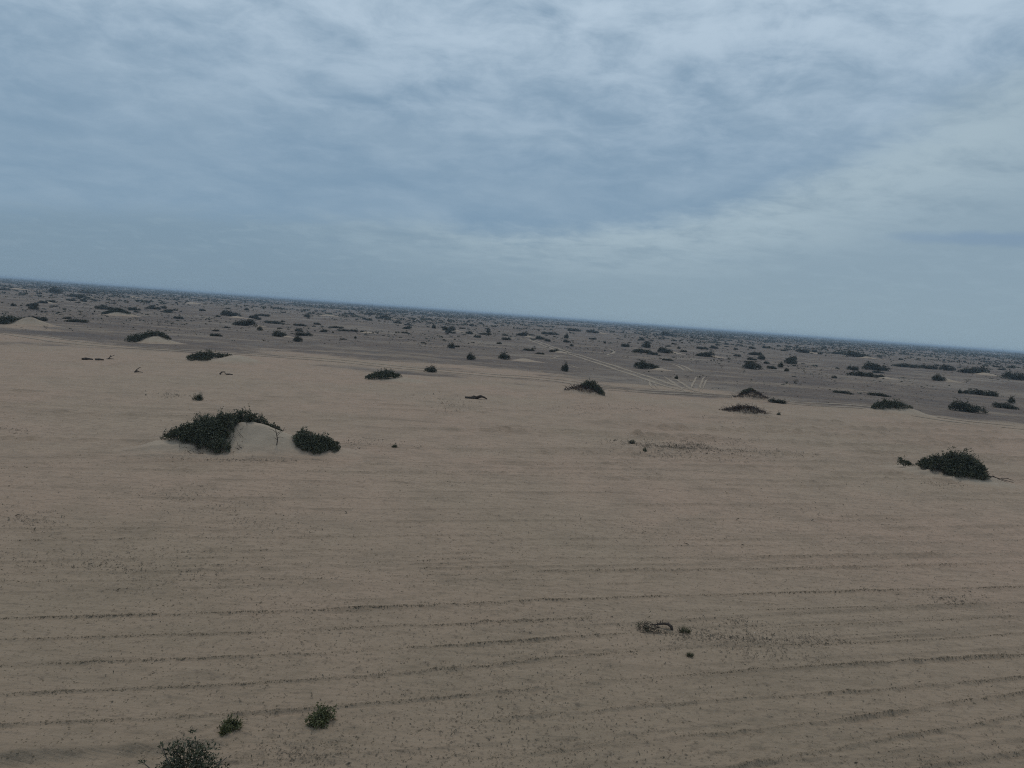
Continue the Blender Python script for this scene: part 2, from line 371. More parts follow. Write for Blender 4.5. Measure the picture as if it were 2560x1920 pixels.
def build_ground():
    az_f = np.radians(np.linspace(-52, 52, 1000)); az_c = np.radians(np.linspace(52, 308, 66))[1:-1]
    az = np.concatenate([az_f, az_c]); na = len(az)
    r = 1 / np.linspace(1 / 11.5, 1 / 420, 560)
    r = np.concatenate([[1.0, 4.0, 7.0, 9.0], r, np.geomspace(430, 16000, 60)]); nr = len(r)
    RR, AA = np.meshgrid(r, az, indexing='ij')
    x = (RR * np.sin(AA)).ravel(); y = (RR * np.cos(AA)).ravel()
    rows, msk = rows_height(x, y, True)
    z = soft_height(x, y) + rows + micro_height(x, y)
    z = z - np.maximum(0, np.hypot(x, y) - 9000) * 0
    V = np.stack([x, y, z], 1); V = np.vstack([V, [[0, 0, 0]]])
    i = np.arange(nr - 1)[:, None] * na; j = np.arange(na)[None, :]; j2 = (j + 1) % na
    Q = np.stack([i + j2, i + na + j2, i + na + j, i + j], -1).reshape(-1, 4)
    me = bpy.data.meshes.new('ground')
    c = len(V) - 1
    T = np.stack([np.full(na, c), (np.arange(na) + 1) % na, np.arange(na)], 1)
    nl = Q.size + T.size
    me.vertices.add(len(V)); me.vertices.foreach_set('co', V.astype(np.float32).ravel())
    me.loops.add(nl); me.polygons.add(len(Q) + len(T))
    me.polygons.foreach_set('loop_start', np.concatenate([np.arange(0, Q.size, 4), Q.size + np.arange(0, T.size, 3)]).astype(np.int32))
    me.loops.foreach_set('vertex_index', np.concatenate([Q.ravel(), T.ravel()]).astype(np.int32))
    me.polygons.foreach_set('use_smooth', np.ones(len(Q) + len(T), bool))
    me.update(calc_edges=True)
    xx, yy = V[:, 0], V[:, 1]
    sand = sstep(bound_y(xx) - yy + 40 * fbm(xx / 26, yy / 10, 77, 5), -30, 12)
    attr(me, 'sand', sand); attr(me, 'row_tint', np.append(msk, 0)); attr(me, 'dune', np.zeros(len(V)))
    attr(me, 'near_tone', sstep(yy + .15 * xx + 8 * fbm(xx / 12, yy / 12, 5, 3), 46, 16))
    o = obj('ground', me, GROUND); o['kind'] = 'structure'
    return o
build_ground()

# ------------------------------------------------------------------ wheel tracks across the plain
def ribbon(pts, width, offs=0.0, jitter=.25, lift=.035, seed=0):
    q = np.array([ground_at(*p) for p in pts]); s = np.concatenate([[0], np.cumsum(np.hypot(*np.diff(q, axis=0).T))])
    n = max(12, int(s[-1] / 1.5)); ss = np.linspace(0, s[-1], n)
    x = np.interp(ss, s, q[:, 0]); y = np.interp(ss, s, q[:, 1])
    for _ in range(6):
        x[1:-1] = (x[:-2] + 2 * x[1:-1] + x[2:]) / 4; y[1:-1] = (y[:-2] + 2 * y[1:-1] + y[2:]) / 4
    tx, ty = np.gradient(x), np.gradient(y); L = np.hypot(tx, ty); nx, ny = -ty / L, tx / L
    taper = np.clip(np.minimum(ss, s[-1] - ss) / 8, .25, 1)
    wv = width * .5 * taper * (1 + jitter * 2 * fbm(ss / 5, ss * 0 + seed, 91 + seed, 3))
    x = x + nx * (offs + .3 * fbm(ss / 14, ss * 0, 17 + seed, 2)); y = y + ny * (offs + .3 * fbm(ss / 14, ss * 0, 17 + seed, 2))
    Va = np.stack([x + nx * wv, y + ny * wv], 1); Vb = np.stack([x - nx * wv, y - ny * wv], 1); Vm = np.stack([x, y], 1)
    V2 = np.stack([Va, Vm, Vb], 1).reshape(-1, 2)
    z = soft_height(V2[:, 0], V2[:, 1]) + lift; z.reshape(-1, 3)[:, 1] -= .02
    V = np.column_stack([V2, z]); i = np.arange(n - 1) * 3
    Q = np.concatenate([np.stack([i, i + 1, i + 4, i + 3], 1), np.stack([i + 1, i + 2, i + 5, i + 4], 1)])
    return V, Q
def R3(x, y): return (1280 + .2893 * x, 760 + .2893 * y)
def R2(x, y): return (640 + .2893 * x, 700 + .2893 * y)
def R1(x, y): return (.2893 * x, 660 + .2893 * y)
def R4(x, y): return (1920 + .2893 * x, 820 + .2893 * y)
TRACKS = [
 ([R2(1850,478),R2(1930,496),R2(2100,508),R3(40,290),R3(170,312),R3(400,395),R3(600,460),R3(850,535),R3(1150,632),R3(1400,712),R3(1640,772)], 1.1, (-1.3, 1.3), 'main'),
 ([R3(1300,498),R3(1450,530),R3(1520,580),R3(1600,592)], .7, (-.9, .9), 'b'),
 ([R3(830,385),R3(890,408),R3(870,425),R3(810,440),R3(960,466)], .8, (0,), 'c'),
 ([R3(1650,615),R3(1622,640),R3(1605,690),R3(1578,745)], .32, (-.7, .7), 'd'), ([R3(1705,640),R3(1672,655),R3(1665,690),R3(1638,745)], .3, (0,), 'e'),
 ([R3(1180,660),R3(1190,700),R3(1225,728)], .5, (0,), 'f'), ([R3(1230,675),R3(1235,705),R3(1262,728)], .5, (0,), 'g'),
 ([R3(1340,620),R3(1450,690),R3(1560,760)], .55, (-.8, .8), 'h'),
 ([R3(330,475),R3(400,455),R3(470,450)], .7, (0,), 'i'), ([R3(480,520),R3(560,545),R3(610,560)], .6, (0,), 'j'),
 ([R1(0,598),R1(500,672),R1(1000,722),R1(1700,765),R2(0,655),R2(700,705),R2(1300,768),R2(1650,795),R2(2212,855),R3(0,633),R3(300,660),R3(560,692),R3(820,742)], 1.0, (0, 4.2), 'edge'),
 ([R3(820,742),R3(1200,765),R3(1640,778),R3(2212,835),R4(300,668),R4(900,695),R4(1300,770),R4(1700,830),R4(2212,882)], 1.0, (0, 3.6), 'edge2'),
]
for k, (pts, wd, offs, tagn) in enumerate(TRACKS):
    for oo in offs:
        bag = Bag(); bag.add(*ribbon(pts, wd, oo, seed=k))
        me = bag.mesh('wheel_track'); n = len(me.vertices)
        attr(me, 'sand', np.ones(n) * 1.0); attr(me, 'dune', np.ones(n) * .75); attr(me, 'row_tint', np.zeros(n)); attr(me, 'near_tone', np.zeros(n))
        o = obj('wheel_track', me, TRACK); o['kind'] = 'structure'

# ------------------------------------------------------------------ builders for plants and mounds
def frame_at(pxx, pyy, back=0.0):
    x, y = ground_at(pxx, pyy); r = math.hypot(x, y); az = math.atan2(x, y)
    x += math.sin(az) * back; y += math.cos(az) * back
    return x, y, -az, slant(x, y) / FPX * 1.0
def lumps_z(X, Y, lumps):
    z = np.zeros_like(X)
    for (cx, cy, h, sx, sy) in lumps:
        z = np.maximum(z, 0) + 0 * z if False else z
        z = z + h * np.exp(-(((X - cx) / sx) ** 2) - ((Y - cy) / sy) ** 2)
    return z
def mound(x0, y0, rz, lumps, ext, n=72, rough=.03, dune=1.0, seed=0):
    ex0, ex1, ey0, ey1 = ext
    gx, gy = np.meshgrid(np.linspace(ex0, ex1, n), np.linspace(ey0, ey1, n), indexing='xy')
    X, Y = gx.ravel(), gy.ravel()
    L = lumps_z(X, Y, lumps)
    wx = x0 + X * math.cos(rz) - Y * math.sin(rz); wy = y0 + X * math.sin(rz) + Y * math.cos(rz)
    Hm = max(l[2] for l in lumps)
    L = L * (1 + .22 * fbm(X / 1.3, Y / 1.3, 13 + seed, 3)) + rough * fbm(X / .5, Y / .5, 19 + seed, 3) * np.clip(L / Hm * 2, 0, 1)
    zg = G(wx, wy)
    z = zg + L - .05 - .03 * sstep(L, .05, .0)
    V = np.stack([X, Y, z - G1(x0, y0)], 1)
    i = (np.arange(n - 1)[:, None] * n + np.arange(n - 1)[None, :]).ravel()
    me = mesh_np('sand_mound', V, np.stack([i, i + 1, i + n + 1, i + n], 1), True)
    k = len(V); attr(me, 'sand', np.ones(k)); attr(me, 'dune', np.clip(L / (Hm * .45), 0, 1) * dune); attr(me, 'row_tint', np.zeros(k)); attr(me, 'near_tone', np.zeros(k))
    o = obj('sand_mound', me, GROUND); o['kind'] = 'structure'
    o.location = (x0, y0, G1(x0, y0)); o.rotation_euler = (0, 0, rz)
    return o
def foliage(blobs, n, leaf, seed, lumps=None, k=6, shell=.55, wr=.42):
    """leaf rosettes gathered in lobes over a mound or the ground; blob = (x, y, rx, ry, thickness)"""
    r = np.random.default_rng(seed)
    area = np.array([b[2] * b[3] * (1 + b[4]) for b in blobs]); cnt = np.maximum(6, (n * area / area.sum()).astype(int))
    Cs, Ns = [], []
    for (cx, cy, rx, ry, th), m in zip(blobs, cnt):
        a = r.uniform(0, 2 * math.pi, m); q = np.sqrt(r.uniform(0, 1, m))
        lob = 1 + .22 * np.sin(a * 3 + seed) + .14 * np.sin(a * 7 + 2 * seed)
        X = cx + rx * q * lob * np.cos(a); Y = cy + ry * q * lob * np.sin(a)
        base = lumps_z(X, Y, lumps) if lumps else 0 * X
        top = th * np.sqrt(np.clip(1 - q * q * .92, 0, 1)) * (1 + .35 * fbm(X / (.35 * rx + .01), Y / (.35 * ry + .01), seed, 3))
        hgt = top * (1 - shell * r.uniform(0, 1, m) ** 1.4)
        hgt = np.where(r.uniform(0, 1, m) < .08, top * r.uniform(1.0, 1.4, m), hgt)
        low = r.uniform(0, 1, m) < .15; hgt = np.where(low, top * r.uniform(.02, .4, m), hgt)
        Cs.append(np.stack([X, Y, base + hgt], 1))
        Ns.append(np.stack([(X - cx) / rx, (Y - cy) / ry, .5 + 0 * X], 1))
    C = np.concatenate(Cs); N = unit(np.concatenate(Ns))
    C = np.repeat(C, k, 0); N = np.repeat(N, k, 0); M = len(C)
    D = unit(r.normal(size=(M, 3)) + N * .7 + np.array([0, 0, .35]))
    L = leaf * r.uniform(.65, 1.3, M)
    C = C + r.normal(size=(M, 3)) * leaf * .35
    return leaves(C, D, L, L * r.uniform(wr * .8, wr * 1.25, M), r)
def stems(blobs, seed, rad, per=3, lumps=None, root=None):
    r = np.random.default_rng(seed + 500); bag = Bag()
    for (cx, cy, rx, ry, th) in blobs:
        for _ in range(per):
            a = r.uniform(0, 2 * math.pi); q = r.uniform(.2, .8)
            ex, ey = cx + rx * q * math.cos(a), cy + ry * q * math.sin(a)
            bx, by = (root if root else (cx, cy)); bx += r.normal() * rad * .4; by += r.normal() * rad * .4
            zb = float(lumps_z(np.array([bx]), np.array([by]), lumps)[0]) if lumps else 0.0
            ze = (float(lumps_z(np.array([ex]), np.array([ey]), lumps)[0]) if lumps else 0.0) + th * .75 * math.sqrt(1 - q * q * .9)
            t = np.linspace(0, 1, 5)[:, None]
            p0, p1 = np.array([bx, by, zb - .05 * th]), np.array([ex, ey, ze])
            pm = (p0 + p1) / 2 + np.array([r.normal() * rx * .1, r.normal() * ry * .1, th * .18])
            path = (1 - t) ** 2 * p0 + 2 * t * (1 - t) * pm + t * t * p1
            bag.add(*tube(path, rad * np.array([1, .85, .7, .5, .3]), 5))
    return bag.mesh('stem')
def twigs(n, ext, hgt, seed, rad=.012, ln=.6, lumps=None):
    """tangle of dead sticks"""
    r = np.random.default_rng(seed); bag = Bag()
    for _ in range(n):
        a = r.uniform(0, 2 * math.pi); q = math.sqrt(r.uniform()); X = ext[0] * q * math.cos(a); Y = ext[1] * q * math.sin(a)
        zb = float(lumps_z(np.array([X]), np.array([Y]), lumps)[0]) if lumps else 0
        L = ln * r.uniform(.4, 1.2); d = r.normal(size=3); d[2] = abs(d[2]) * .5; d /= np.linalg.norm(d)
        p = np.array([X, Y, zb + hgt * (1 - q * q) * r.uniform(0, 1)]); j = r.normal(size=3) * L * .12
        bag.add(*tube([p, p + d * L * .5 + j, p + d * L], [rad, rad * .8, rad * .4], 3))
    return bag.mesh('dead_branches')

# prototypes of the common shrub, one metre wide, to be scaled
def proto_blobs(kind, r):
    if kind == 'dome':
        b = [(0, 0, .36, .34, .5)]
        for _ in range(5):
            a = r.uniform(0, 6.28); q = r.uniform(.18, .30); s = r.uniform(.16, .24); b.append((q * math.cos(a), q * math.sin(a), s, s, r.uniform(.28, .52)))
    elif kind == 'low':
        b = []
        for i in range(8): b.append((-.38 + .76 * i / 7 + r.normal() * .03, r.normal() * .09, r.uniform(.11, .19), r.uniform(.13, .2), r.uniform(.20, .44)))
    elif kind == 'lean':
        b = []
        for i in range(7):
            t = i / 6; b.append((-.36 + .72 * t, r.normal() * .07, r.uniform(.13, .18), r.uniform(.15, .22), .16 + .36 * t ** .8 + r.normal() * .04))
    elif kind == 'twin':
        b = [(-.22, 0, .26, .24, .48), (-.05, .05, .2, .2, .4), (.3, 0, .18, .18, .34), (.12, -.05, .16, .16, .22), (-.4, .03, .1, .1, .22)]
    return b
PROTO = {}
for kind in ('dome', 'low', 'lean', 'twin'):
    for v in range(3):
        r = np.random.default_rng(100 * v + len(kind) * 7 + ord(kind[0])); bl = proto_blobs(kind, r); bag = Bag()
        bag.add(*foliage(bl, 430, .066, 40 + v * 13 + ord(kind[1]), None, 6, .6))
        PROTO[kind, v] = (bag.mesh('foliage'), stems(bl, v, .010, 2, None, (0, 0)))
        PROTO[kind, v][0].materials.append(LEAF_FAR); PROTO[kind, v][1].materials.append(BARK)
def bare_tree_meshes(seed):
    r = np.random.default_rng(seed); tr = Bag(); br = Bag(); lf = []
    def grow(p, d, L, rad, lev, bag):
        n = 4; path = [p]
        for _ in range(n):
            d = d + r.normal(size=3) * .22; d[2] += .04 if lev < 2 else -.02; d /= np.linalg.norm(d); p = p + d * L / n; path.append(p)
        bag.add(*tube(path, np.linspace(rad, rad * .55, n + 1), 5 if lev < 2 else 3))
        if lev >= 3: lf.append(p); return
        for _ in range(3 if lev else 4):
            dd = d * .55 + r.normal(size=3) * .6; dd[2] = abs(dd[2]) * .55 + .05; dd /= np.linalg.norm(dd)
            grow(path[-1 if r.uniform() < .6 else -2], dd, L * r.uniform(.6, .85), rad * .55, lev + 1, br)
    grow(np.zeros(3) + [0, 0, -.03], np.array([.12, 0, 1.0]), .34, .030, 0, tr)
    C = np.repeat(np.array(lf), 5, 0); M = len(C); D = unit(r.normal(size=(M, 3)))
    V, Q = leaves(C + r.normal(size=(M, 3)) * .05, D, r.uniform(.03, .055, M), r.uniform(.012, .022, M), r)
    m1, m2, m3 = tr.mesh('trunk'), br.mesh('branches'), mesh_np('sparse_leaves', V, Q)
    m1.materials.append(BARK); m2.materials.append(BARK); m3.materials.append(LEAF_FAR)
    return m1, m2, m3
TREES = [bare_tree_meshes(s) for s in (3, 8, 15)]

G_SHRUB = 'shrubs scattered over the scrub plain'
def place_shrub(x0, x1, yt, yb, kind, label, var=0, flip=1, group=G_SHRUB, name='desert_shrub', hmul=1.0):
    wpx = x1 - x0; x, y, rz, s = frame_at((x0 + x1) / 2, yb); wd = wpx * s
    x, y, rz, s = frame_at((x0 + x1) / 2, yb, .34 * wd)
    hh = max((yb - yt) * s * 1.0 - .35 * wd * CAM_H / slant(x, y), .20 * wd) * hmul
    o = thing(name, label, 'shrub', (x, y, G1(x, y) - .02), rz, (wd * .92 * flip, wd * .8, hh / .56), group)
    f, st = PROTO[kind, var % 3]
    obj('foliage', f, None, o); obj('stem', st, None, o)
    return o
def place_tree(x0, x1, yt, yb, label, var=0, group='thin half-bare trees on the scrub plain'):
    x, y, rz, s = frame_at((x0 + x1) / 2, yb); wd = (x1 - x0) * s; hh = (yb - yt) * s
    o = thing('bare_tree', label, 'tree', (x, y, G1(x, y)), rz + var * 2.1, (wd * .75, wd * .75, hh / 1.0), group)
    a, b_, c = TREES[var % 3]
    obj('trunk', a, None, o); obj('branches', b_, None, o); obj('sparse_leaves', c, None, o)
    return o
# ------------------------------------------------------------------ the large hummock and its shrubs
def hummock(anchor, back, lumps, ext, n=72, dune=1.0, seed=0, rough=.03):
    x, y, rz, s = frame_at(anchor[0], anchor[1], back)
    mound(x, y, rz, lumps, ext, n, rough, dune, seed)
    return x, y, rz
def shrub_on(pos, label, blobs, n, leaf, seed, lumps=None, mat=None, name='desert_shrub', group=None, per=3, rad=.022, k=6, extra_twigs=None):
    x, y, rz = pos
    o = thing(name, label, 'shrub', (x, y, G1(x, y) - .04), rz, (1, 1, 1), group)
    # put the origin of the plant at its own foot
    cx = sum(b[0] for b in blobs) / len(blobs); cy = sum(b[1] for b in blobs) / len(blobs)
    bag = Bag(); bag.add(*foliage(blobs, n, leaf, seed, lumps, k))
    obj('foliage', bag.mesh('foliage'), mat or LEAF, o)
    obj('stem', stems(blobs, seed, rad, per, lumps, (cx, cy)), BARK, o)
    if extra_twigs: obj('dead_branches', extra_twigs, DEADWOOD, o)
    return o
L1 = [(.7, .2, 1.6, 2.1, 1.9), (-2.3, .0, .85, 2.0, 1.7), (3.2, -.4, .55, 1.6, 1.5), (5.3, -1.0, .42, 2.3, 1.4), (-4.8, -.6, .5, 1.7, 1.5)]
P1 = hummock((600, 1147), 2.7, L1, (-9, 9.5, -5, 6), 110, 1.0, 1, .05)
shrub_on(P1, 'largest shrub, dark green, draped over the left side of the big sand hummock',
    [(-2.9, -.4, 1.1, 1.0, .75), (-1.9, -.6, 1.2, 1.4, .85), (-1.2, .3, 1.1, 1.2, .85), (.0, 1.0, 1.1, .7, .95), (1.1, 1.2, .8, .45, .75), (2.1, 1.1, .6, .35, .5), (-1.0, -1.85, .42, .42, .55), (-3.8, .0, .5, .4, .45), (-4.4, .1, .25, .2, .4), (-2.3, .3, .8, .7, 1.0)],
    5200, .125, 5, L1, per=6)
shrub_on(P1, 'rounded dark green shrub at the right foot of the big sand hummock',
    [(3.7, -1.3, .5, .6, .5), (4.4, -1.3, .75, .7, .65), (5.1, -1.2, .65, .6, .6), (5.7, -1.3, .4, .5, .4), (4.5, -1.9, .7, .35, .4), (3.9, -.7, .45, .35, .6)], 2100, .12, 6, L1, per=5)
o = thing('bare_sapling', 'thin bare leafless sapling on the pale face of the big sand hummock', 'sapling', (0, 0, 0))
def local(pos, X, Y, lumps):
    x, y, rz = pos; wx = x + X * math.cos(rz) - Y * math.sin(rz); wy = y + X * math.sin(rz) + Y * math.cos(rz)
    return wx, wy, G1(wx, wy) + float(lumps_z(np.array([X]), np.array([Y]), lumps)[0]) - .05
o.location = local(P1, 2.15, -1.5, L1); o.rotation_euler = (0, 0, P1[2])
t = Bag(); t.add(*tube([(0, 0, -.2), (.05, 0, .3), (-.02, .03, .65), (-.1, 0, 1.0), (-.08, 0, 1.3)], [.035, .03, .025, .018, .01]))
obj('trunk', t.mesh('trunk', True), DEADWOOD, o)
t = Bag()
for (a, b_, c) in [((0, 0, .7), (.25, 0, .85), (.55, .05, .95)), ((-.04, 0, .75), (-.25, .1, .9), (-.5, 0, 1.0)), ((.03, 0, .4), (.2, -.1, .5), (.4, -.1, .45)), ((.0, 0, .55), (.18, .1, .7), (.34, .1, .8)), ((-.09, 0, 1.05), (-.2, 0, 1.2), (-.24, 0, 1.35)), ((-.09, 0, 1.0), (.1, 0, 1.15), (.2, .1, 1.2)), ((.03, 0, .3), (-.12, -.1, .42), (-.2, -.1, .45)), ((.35, .02, .88), (.45, .1, 1.05), (.5, .1, 1.12))]:
    t.add(*tube([a, b_, c], [.018, .012, .007], 4))
obj('branches', t.mesh('branches', True), DEADWOOD, o)

def dead_in(pos, cx, cy, ext, n, hgt, seed, lumps):
    me = twigs(n, ext, hgt, seed, .014, .75, [(a - cx, b - cy, c, d, e) for a, b, c, d, e in lumps])
    me.transform(Matrix.Translation((cx, cy, 0)))
    return me
obj('dead_branches', dead_in(P1, -1.6, -.9, (2.2, 1.6), 110, .8, 401, L1), DEADWOOD, [o_ for o_ in bpy.data.objects if o_.get('label', '').startswith('largest shrub')][0])
# bush on the right of the cleared field
L2 = [(-.8, .4, .45, 3.0, 1.8), (1.6, -.2, .3, 2.0, 1.4)]
P2 = hummock((2380, 1200), 1.5, L2, (-8, 8, -4.5, 5), 80, .9, 2, .05)
shrub_on(P2, 'very dark dense bush standing alone at the right of the cleared sand',
    [(-1.9, .3, .55, .6, .6), (-1.2, .2, .7, .8, .9), (-.2, .1, .9, 1.0, 1.2), (.7, .1, .9, 1.0, 1.3), (1.35, -.3, .65, .9, .95), (.3, -.9, .8, .6, .6), (1.8, -.7, .45, .5, .45)],
    4600, .13, 7, L2, per=5)
obj('dead_branches', dead_in(P2, .3, -.5, (2.1, 1.1), 70, .9, 402, L2), DEADWOOD, [o_ for o_ in bpy.data.objects if o_.get('label', '').startswith('very dark dense')][0])
x, y, z = local(P2, -3.3, -.1, L2)
shrub_on((x, y, P2[2]), 'small sparse sprig just left of the very dark lone bush', [(-.1, 0, .38, .3, .45), (.3, 0, .3, .25, .3), (-.35, .1, .2, .2, .6)], 110, .12, 9, [(0, 0, .35, 3, 3)], rad=.012)
x, y, z = local(P2, 2.9, .2, L2)
t = Bag(); t.add(*tube([(-.9, .2, .2), (-.3, .1, .2), (.4, 0, .10), (1.0, -.1, .02)], [.035, .03, .025, .015])); t.add(*tube([(-.3, .1, .26), (.1, -.3, .12), (.6, -.5, .03)], [.025, .02, .012])); t.add(*tube([(.2, 0, .2), (.6, .2, .22), (1.0, .3, .12)], [.03, .025, .015]))
o = obj('fallen_branch', t.mesh('fallen_branch', True), DEADWOOD); o.location = (x, y, z); o.rotation_euler = (0, 0, P2[2])
tag(o, 'grey fallen branch lying right of the very dark lone bush', 'branch')

# ------------------------------------------------------------------ smaller hummocks at the edge of the plain
L3 = [(.7, 0, 1.25, 2.3, 2.0), (3.2, -.2, .4, 2.2, 1.3)]
P3 = hummock((375, 857), 2.2, L3, (-7, 9, -5, 5), 64, 1.0, 3)
shrub_on(P3, 'green shrub arching over the crest of a pale mound, left scrub plain', [(-2.7, -.6, 1.1, 1.1, 1.1), (-1.8, .1, 1.2, 1.1, 1.0), (-.5, .6, 1.2, .9, .9), (.9, .6, 1.2, .8, .8), (2.2, .3, .9, .7, .75), (3.0, .1, .5, .6, .5)], 1300, .2, 12, L3)
L4 = [(1.6, 0, 1.05, 2.4, 1.8), (-2.6, 0, .35, 2, 1.5), (4.3, -.3, .3, 1.6, 1.1)]
P4 = hummock((558, 908), 2.0, L4, (-8, 9, -4.5, 5), 64, .9, 4)
shrub_on(P4, 'ragged shrub on the left of a grey sand mound at the field edge', [(-4.1, -.3, .8, .8, .65), (-3.1, 0, .9, .8, .85), (-2.0, .2, .8, .8, 1.05), (-.9, .5, .8, .6, .75), (.2, .7, .8, .5, .35), (-2.7, -1.0, .9, .4, .4)], 950, .17, 13, L4)
L5 = [(3.0, 0, .5, 2.4, 1.5), (0, 0, .25, 2.2, 1.4)]
P5 = hummock((960, 953), 1.4, L5, (-6, 9, -4, 4.5), 56, .8, 5)
shrub_on(P5, 'dark spreading shrub with brown tips on low sand at the field edge', [(-1.7, 0, .6, .6, .55), (-.9, 0, .9, .8, .85), (.1, 0, .9, .9, .95), (1.0, .1, .8, .7, .75), (1.7, .1, .5, .5, .5), (-2.1, .1, .4, .4, .5)], 1000, .16, 14, L5)
L6 = [(-.6, 0, .85, 2.1, 1.5), (1.3, .2, .4, 1.5, 1.3)]
P6 = hummock((1455, 989), 1.7, L6, (-6, 6.5, -4, 4.5), 56, .3, 6, .12)
shrub_on(P6, 'bushy green shrub on the right of a rusty brown brush mound', [(.7, .5, .7, .7, .95), (1.5, .4, .8, .7, 1.0), (2.2, .1, .6, .6, .8), (.1, .8, .5, .4, .6), (2.5, -.4, .4, .4, .5)], 1000, .15, 15, L6)
def brush_on(pos, label, ext, hgt, n, seed, lumps=None, group='heaps of dead brush'):
    x, y, rz = pos
    o = thing('dead_brush', label, 'brush', (x, y, G1(x, y) - .05), rz, (1, 1, 1), group)
    obj('dead_branches', twigs(n, ext, hgt, seed, .022, .75, lumps), TWIG, o)
    bag = Bag(); bag.add(*foliage([(-ext[0] * .45, 0, ext[0] * .55, ext[1] * .8, hgt * .6), (0, 0, ext[0] * .6, ext[1], hgt), (ext[0] * .45, 0, ext[0] * .5, ext[1] * .8, hgt * .6)], n, .14, seed, lumps, 4, .95, .5))
    obj('dry_leaves', bag.mesh('dry_leaves'), TWIG, o)
    return o
brush_on(P6, 'low rusty brown brush heaped left of a bushy green shrub', (2.4, 1.3), .25, 260, 16, L6)
L7 = [(-.3, 0, .95, 1.6, 1.4), (1.5, -.2, .5, 1.6, 1.2)]
P7 = hummock((1878, 1000), 1.6, L7, (-6, 6.5, -4, 4.5), 56, .3, 7, .12)
shrub_on(P7, 'small dark shrub crowning a brown brush mound near the field edge', [(-1.0, .3, .6, .5, .6), (-.3, .4, .6, .5, .65), (.4, .4, .4, .4, .4)], 420, .15, 17, L7)
brush_on(P7, 'dark brown brush covering a mound beneath a small dark shrub', (2.6, 1.3), .3, 300, 18, L7)
L8 = [(0, 0, .55, 2.0, 1.2), (1.6, 0, .3, 1.5, 1.0)]
P8 = hummock((1858, 1036), 1.3, L8, (-6, 6, -3.5, 4), 52, .5, 8, .10)
brush_on(P8, 'flat reddish brown dead brush heap alone on the open sand', (2.6, 1.2), .35, 420, 19, L8)
L9 = [(1.3, 0, .75, 2.0, 1.6), (-1.5, 0, .35, 1.8, 1.5), (3.4, -.2, .3, 1.6, 1.2)]
P9 = hummock((2232, 1034), 1.8, L9, (-6.5, 8, -4, 4.5), 56, .9, 9)
shrub_on(P9, 'dark shrub with pale sand drifted on its right, right field edge', [(-2.0, 0, .8, .8, .8), (-1.0, .1, 1.0, .9, 1.05), (.1, .2, 1.0, .8, 1.0), (.9, -.3, .7, .6, .7), (2.1, .5, .4, .4, .45), (-2.5, .1, .4, .4, .5)], 1100, .16, 20, L9)
L10 = [(0, 0, 1.5, 2.6, 2.0), (2.8, -.3, .6, 2.2, 1.4)]
P10 = hummock((68, 814), 2.5, L10, (-8, 9, -5, 5.5), 56, .9, 10)
shrub_on(P10, 'rounded dark shrub left of a pale mound at the left frame edge', [(-4.2, -.5, 1.2, 1.1, 1.5), (-3.3, -.4, 1.1, 1.0, 1.4), (-5.2, -.4, .9, .9, 1.1), (-1.8, 1.0, 1.2, .6, .7)], 900, .22, 21, L10)
L11 = [(0, 0, 1.3, 3.2, 2.2), (4.0, -.2, .6, 2.4, 1.4)]
P11 = hummock((292, 789), 2.5, L11, (-9, 11, -5, 6), 56, .9, 11)
shrub_on(P11, 'broad green shrub over a cream mound, far left scrub plain', [(-3.2, -.3, 1.3, 1.0, .6), (-1.6, 0, 1.5, 1.1, .9), (0, .2, 1.5, 1.1, 1.1), (1.5, .1, 1.3, 1.0, .9), (2.9, -.3, 1.1, .9, .5)], 1200, .25, 22, L11)

# ------------------------------------------------------------------ plants on the near sand
def near_plant(cx, base, wpx, hpx, label, seed, n=260, leaf=.055, mat=None, kinds=None, group='small green bushes on the near sand', wr=.3):
    x, y, rz, s = frame_at(cx, base); wd = wpx * s
    x, y, rz, s = frame_at(cx, base, .40 * wd); dep = CAM_H / slant(x, y)
    hh = max((hpx * s - .70 * wd * dep) / math.sqrt(1 - dep * dep), .40 * wd)
    r = np.random.default_rng(seed)
    bl = [(0, 0, .26 * wd, .24 * wd, hh * .85)]
    for _ in range(9):
        a = r.uniform(0, 6.28); q = r.uniform(.12, .40) * wd; sz = r.uniform(.08, .17) * wd; bl.append((q * math.cos(a), q * math.sin(a), sz, sz, hh * r.uniform(.3, 1.2)))
    o = thing('small_bush', label, 'bush', (x, y, G1(x, y) - .02), rz, (1, 1, 1), group)
    bag = Bag(); bag.add(*foliage(bl, n, leaf, seed, None, 6, .7, wr)); obj('foliage', bag.mesh('foliage'), mat or LEAF_NEAR, o)
    obj('stem', stems(bl, seed, .006, 4, None, (0, 0)), BARK, o)
    return o
near_plant(574, 1838, 60, 36, 'small low green bush, left of the pair on the near sand', 31, 230, .075)
near_plant(799, 1820, 63, 50, 'small upright green bush, right of the pair on the near sand', 32, 230, .08)
near_plant(986, 1121, 18, 9, 'tiny green bush right of the big sand hummock', 33, 60, .09, LEAF, group=None)
near_plant(1580, 1112, 20, 9, 'tiny dark green bush left of the dark litter patch', 34, 90, .08, LEAF, group=None)
near_plant(1611, 1131, 14, 8, 'tiny dark green bush at the lower edge of the dark litter patch', 35, 70, .08, LEAF, group=None)
near_plant(1947, 1038, 12, 7, 'tiny sprig right of the flat reddish brush heap', 36, 40, .10, LEAF, group=None)
near_plant(497, 1001, 34, 12, 'low dark bush beyond the big hummock, beside scattered litter', 37, 220, .12, LEAF, group=None)
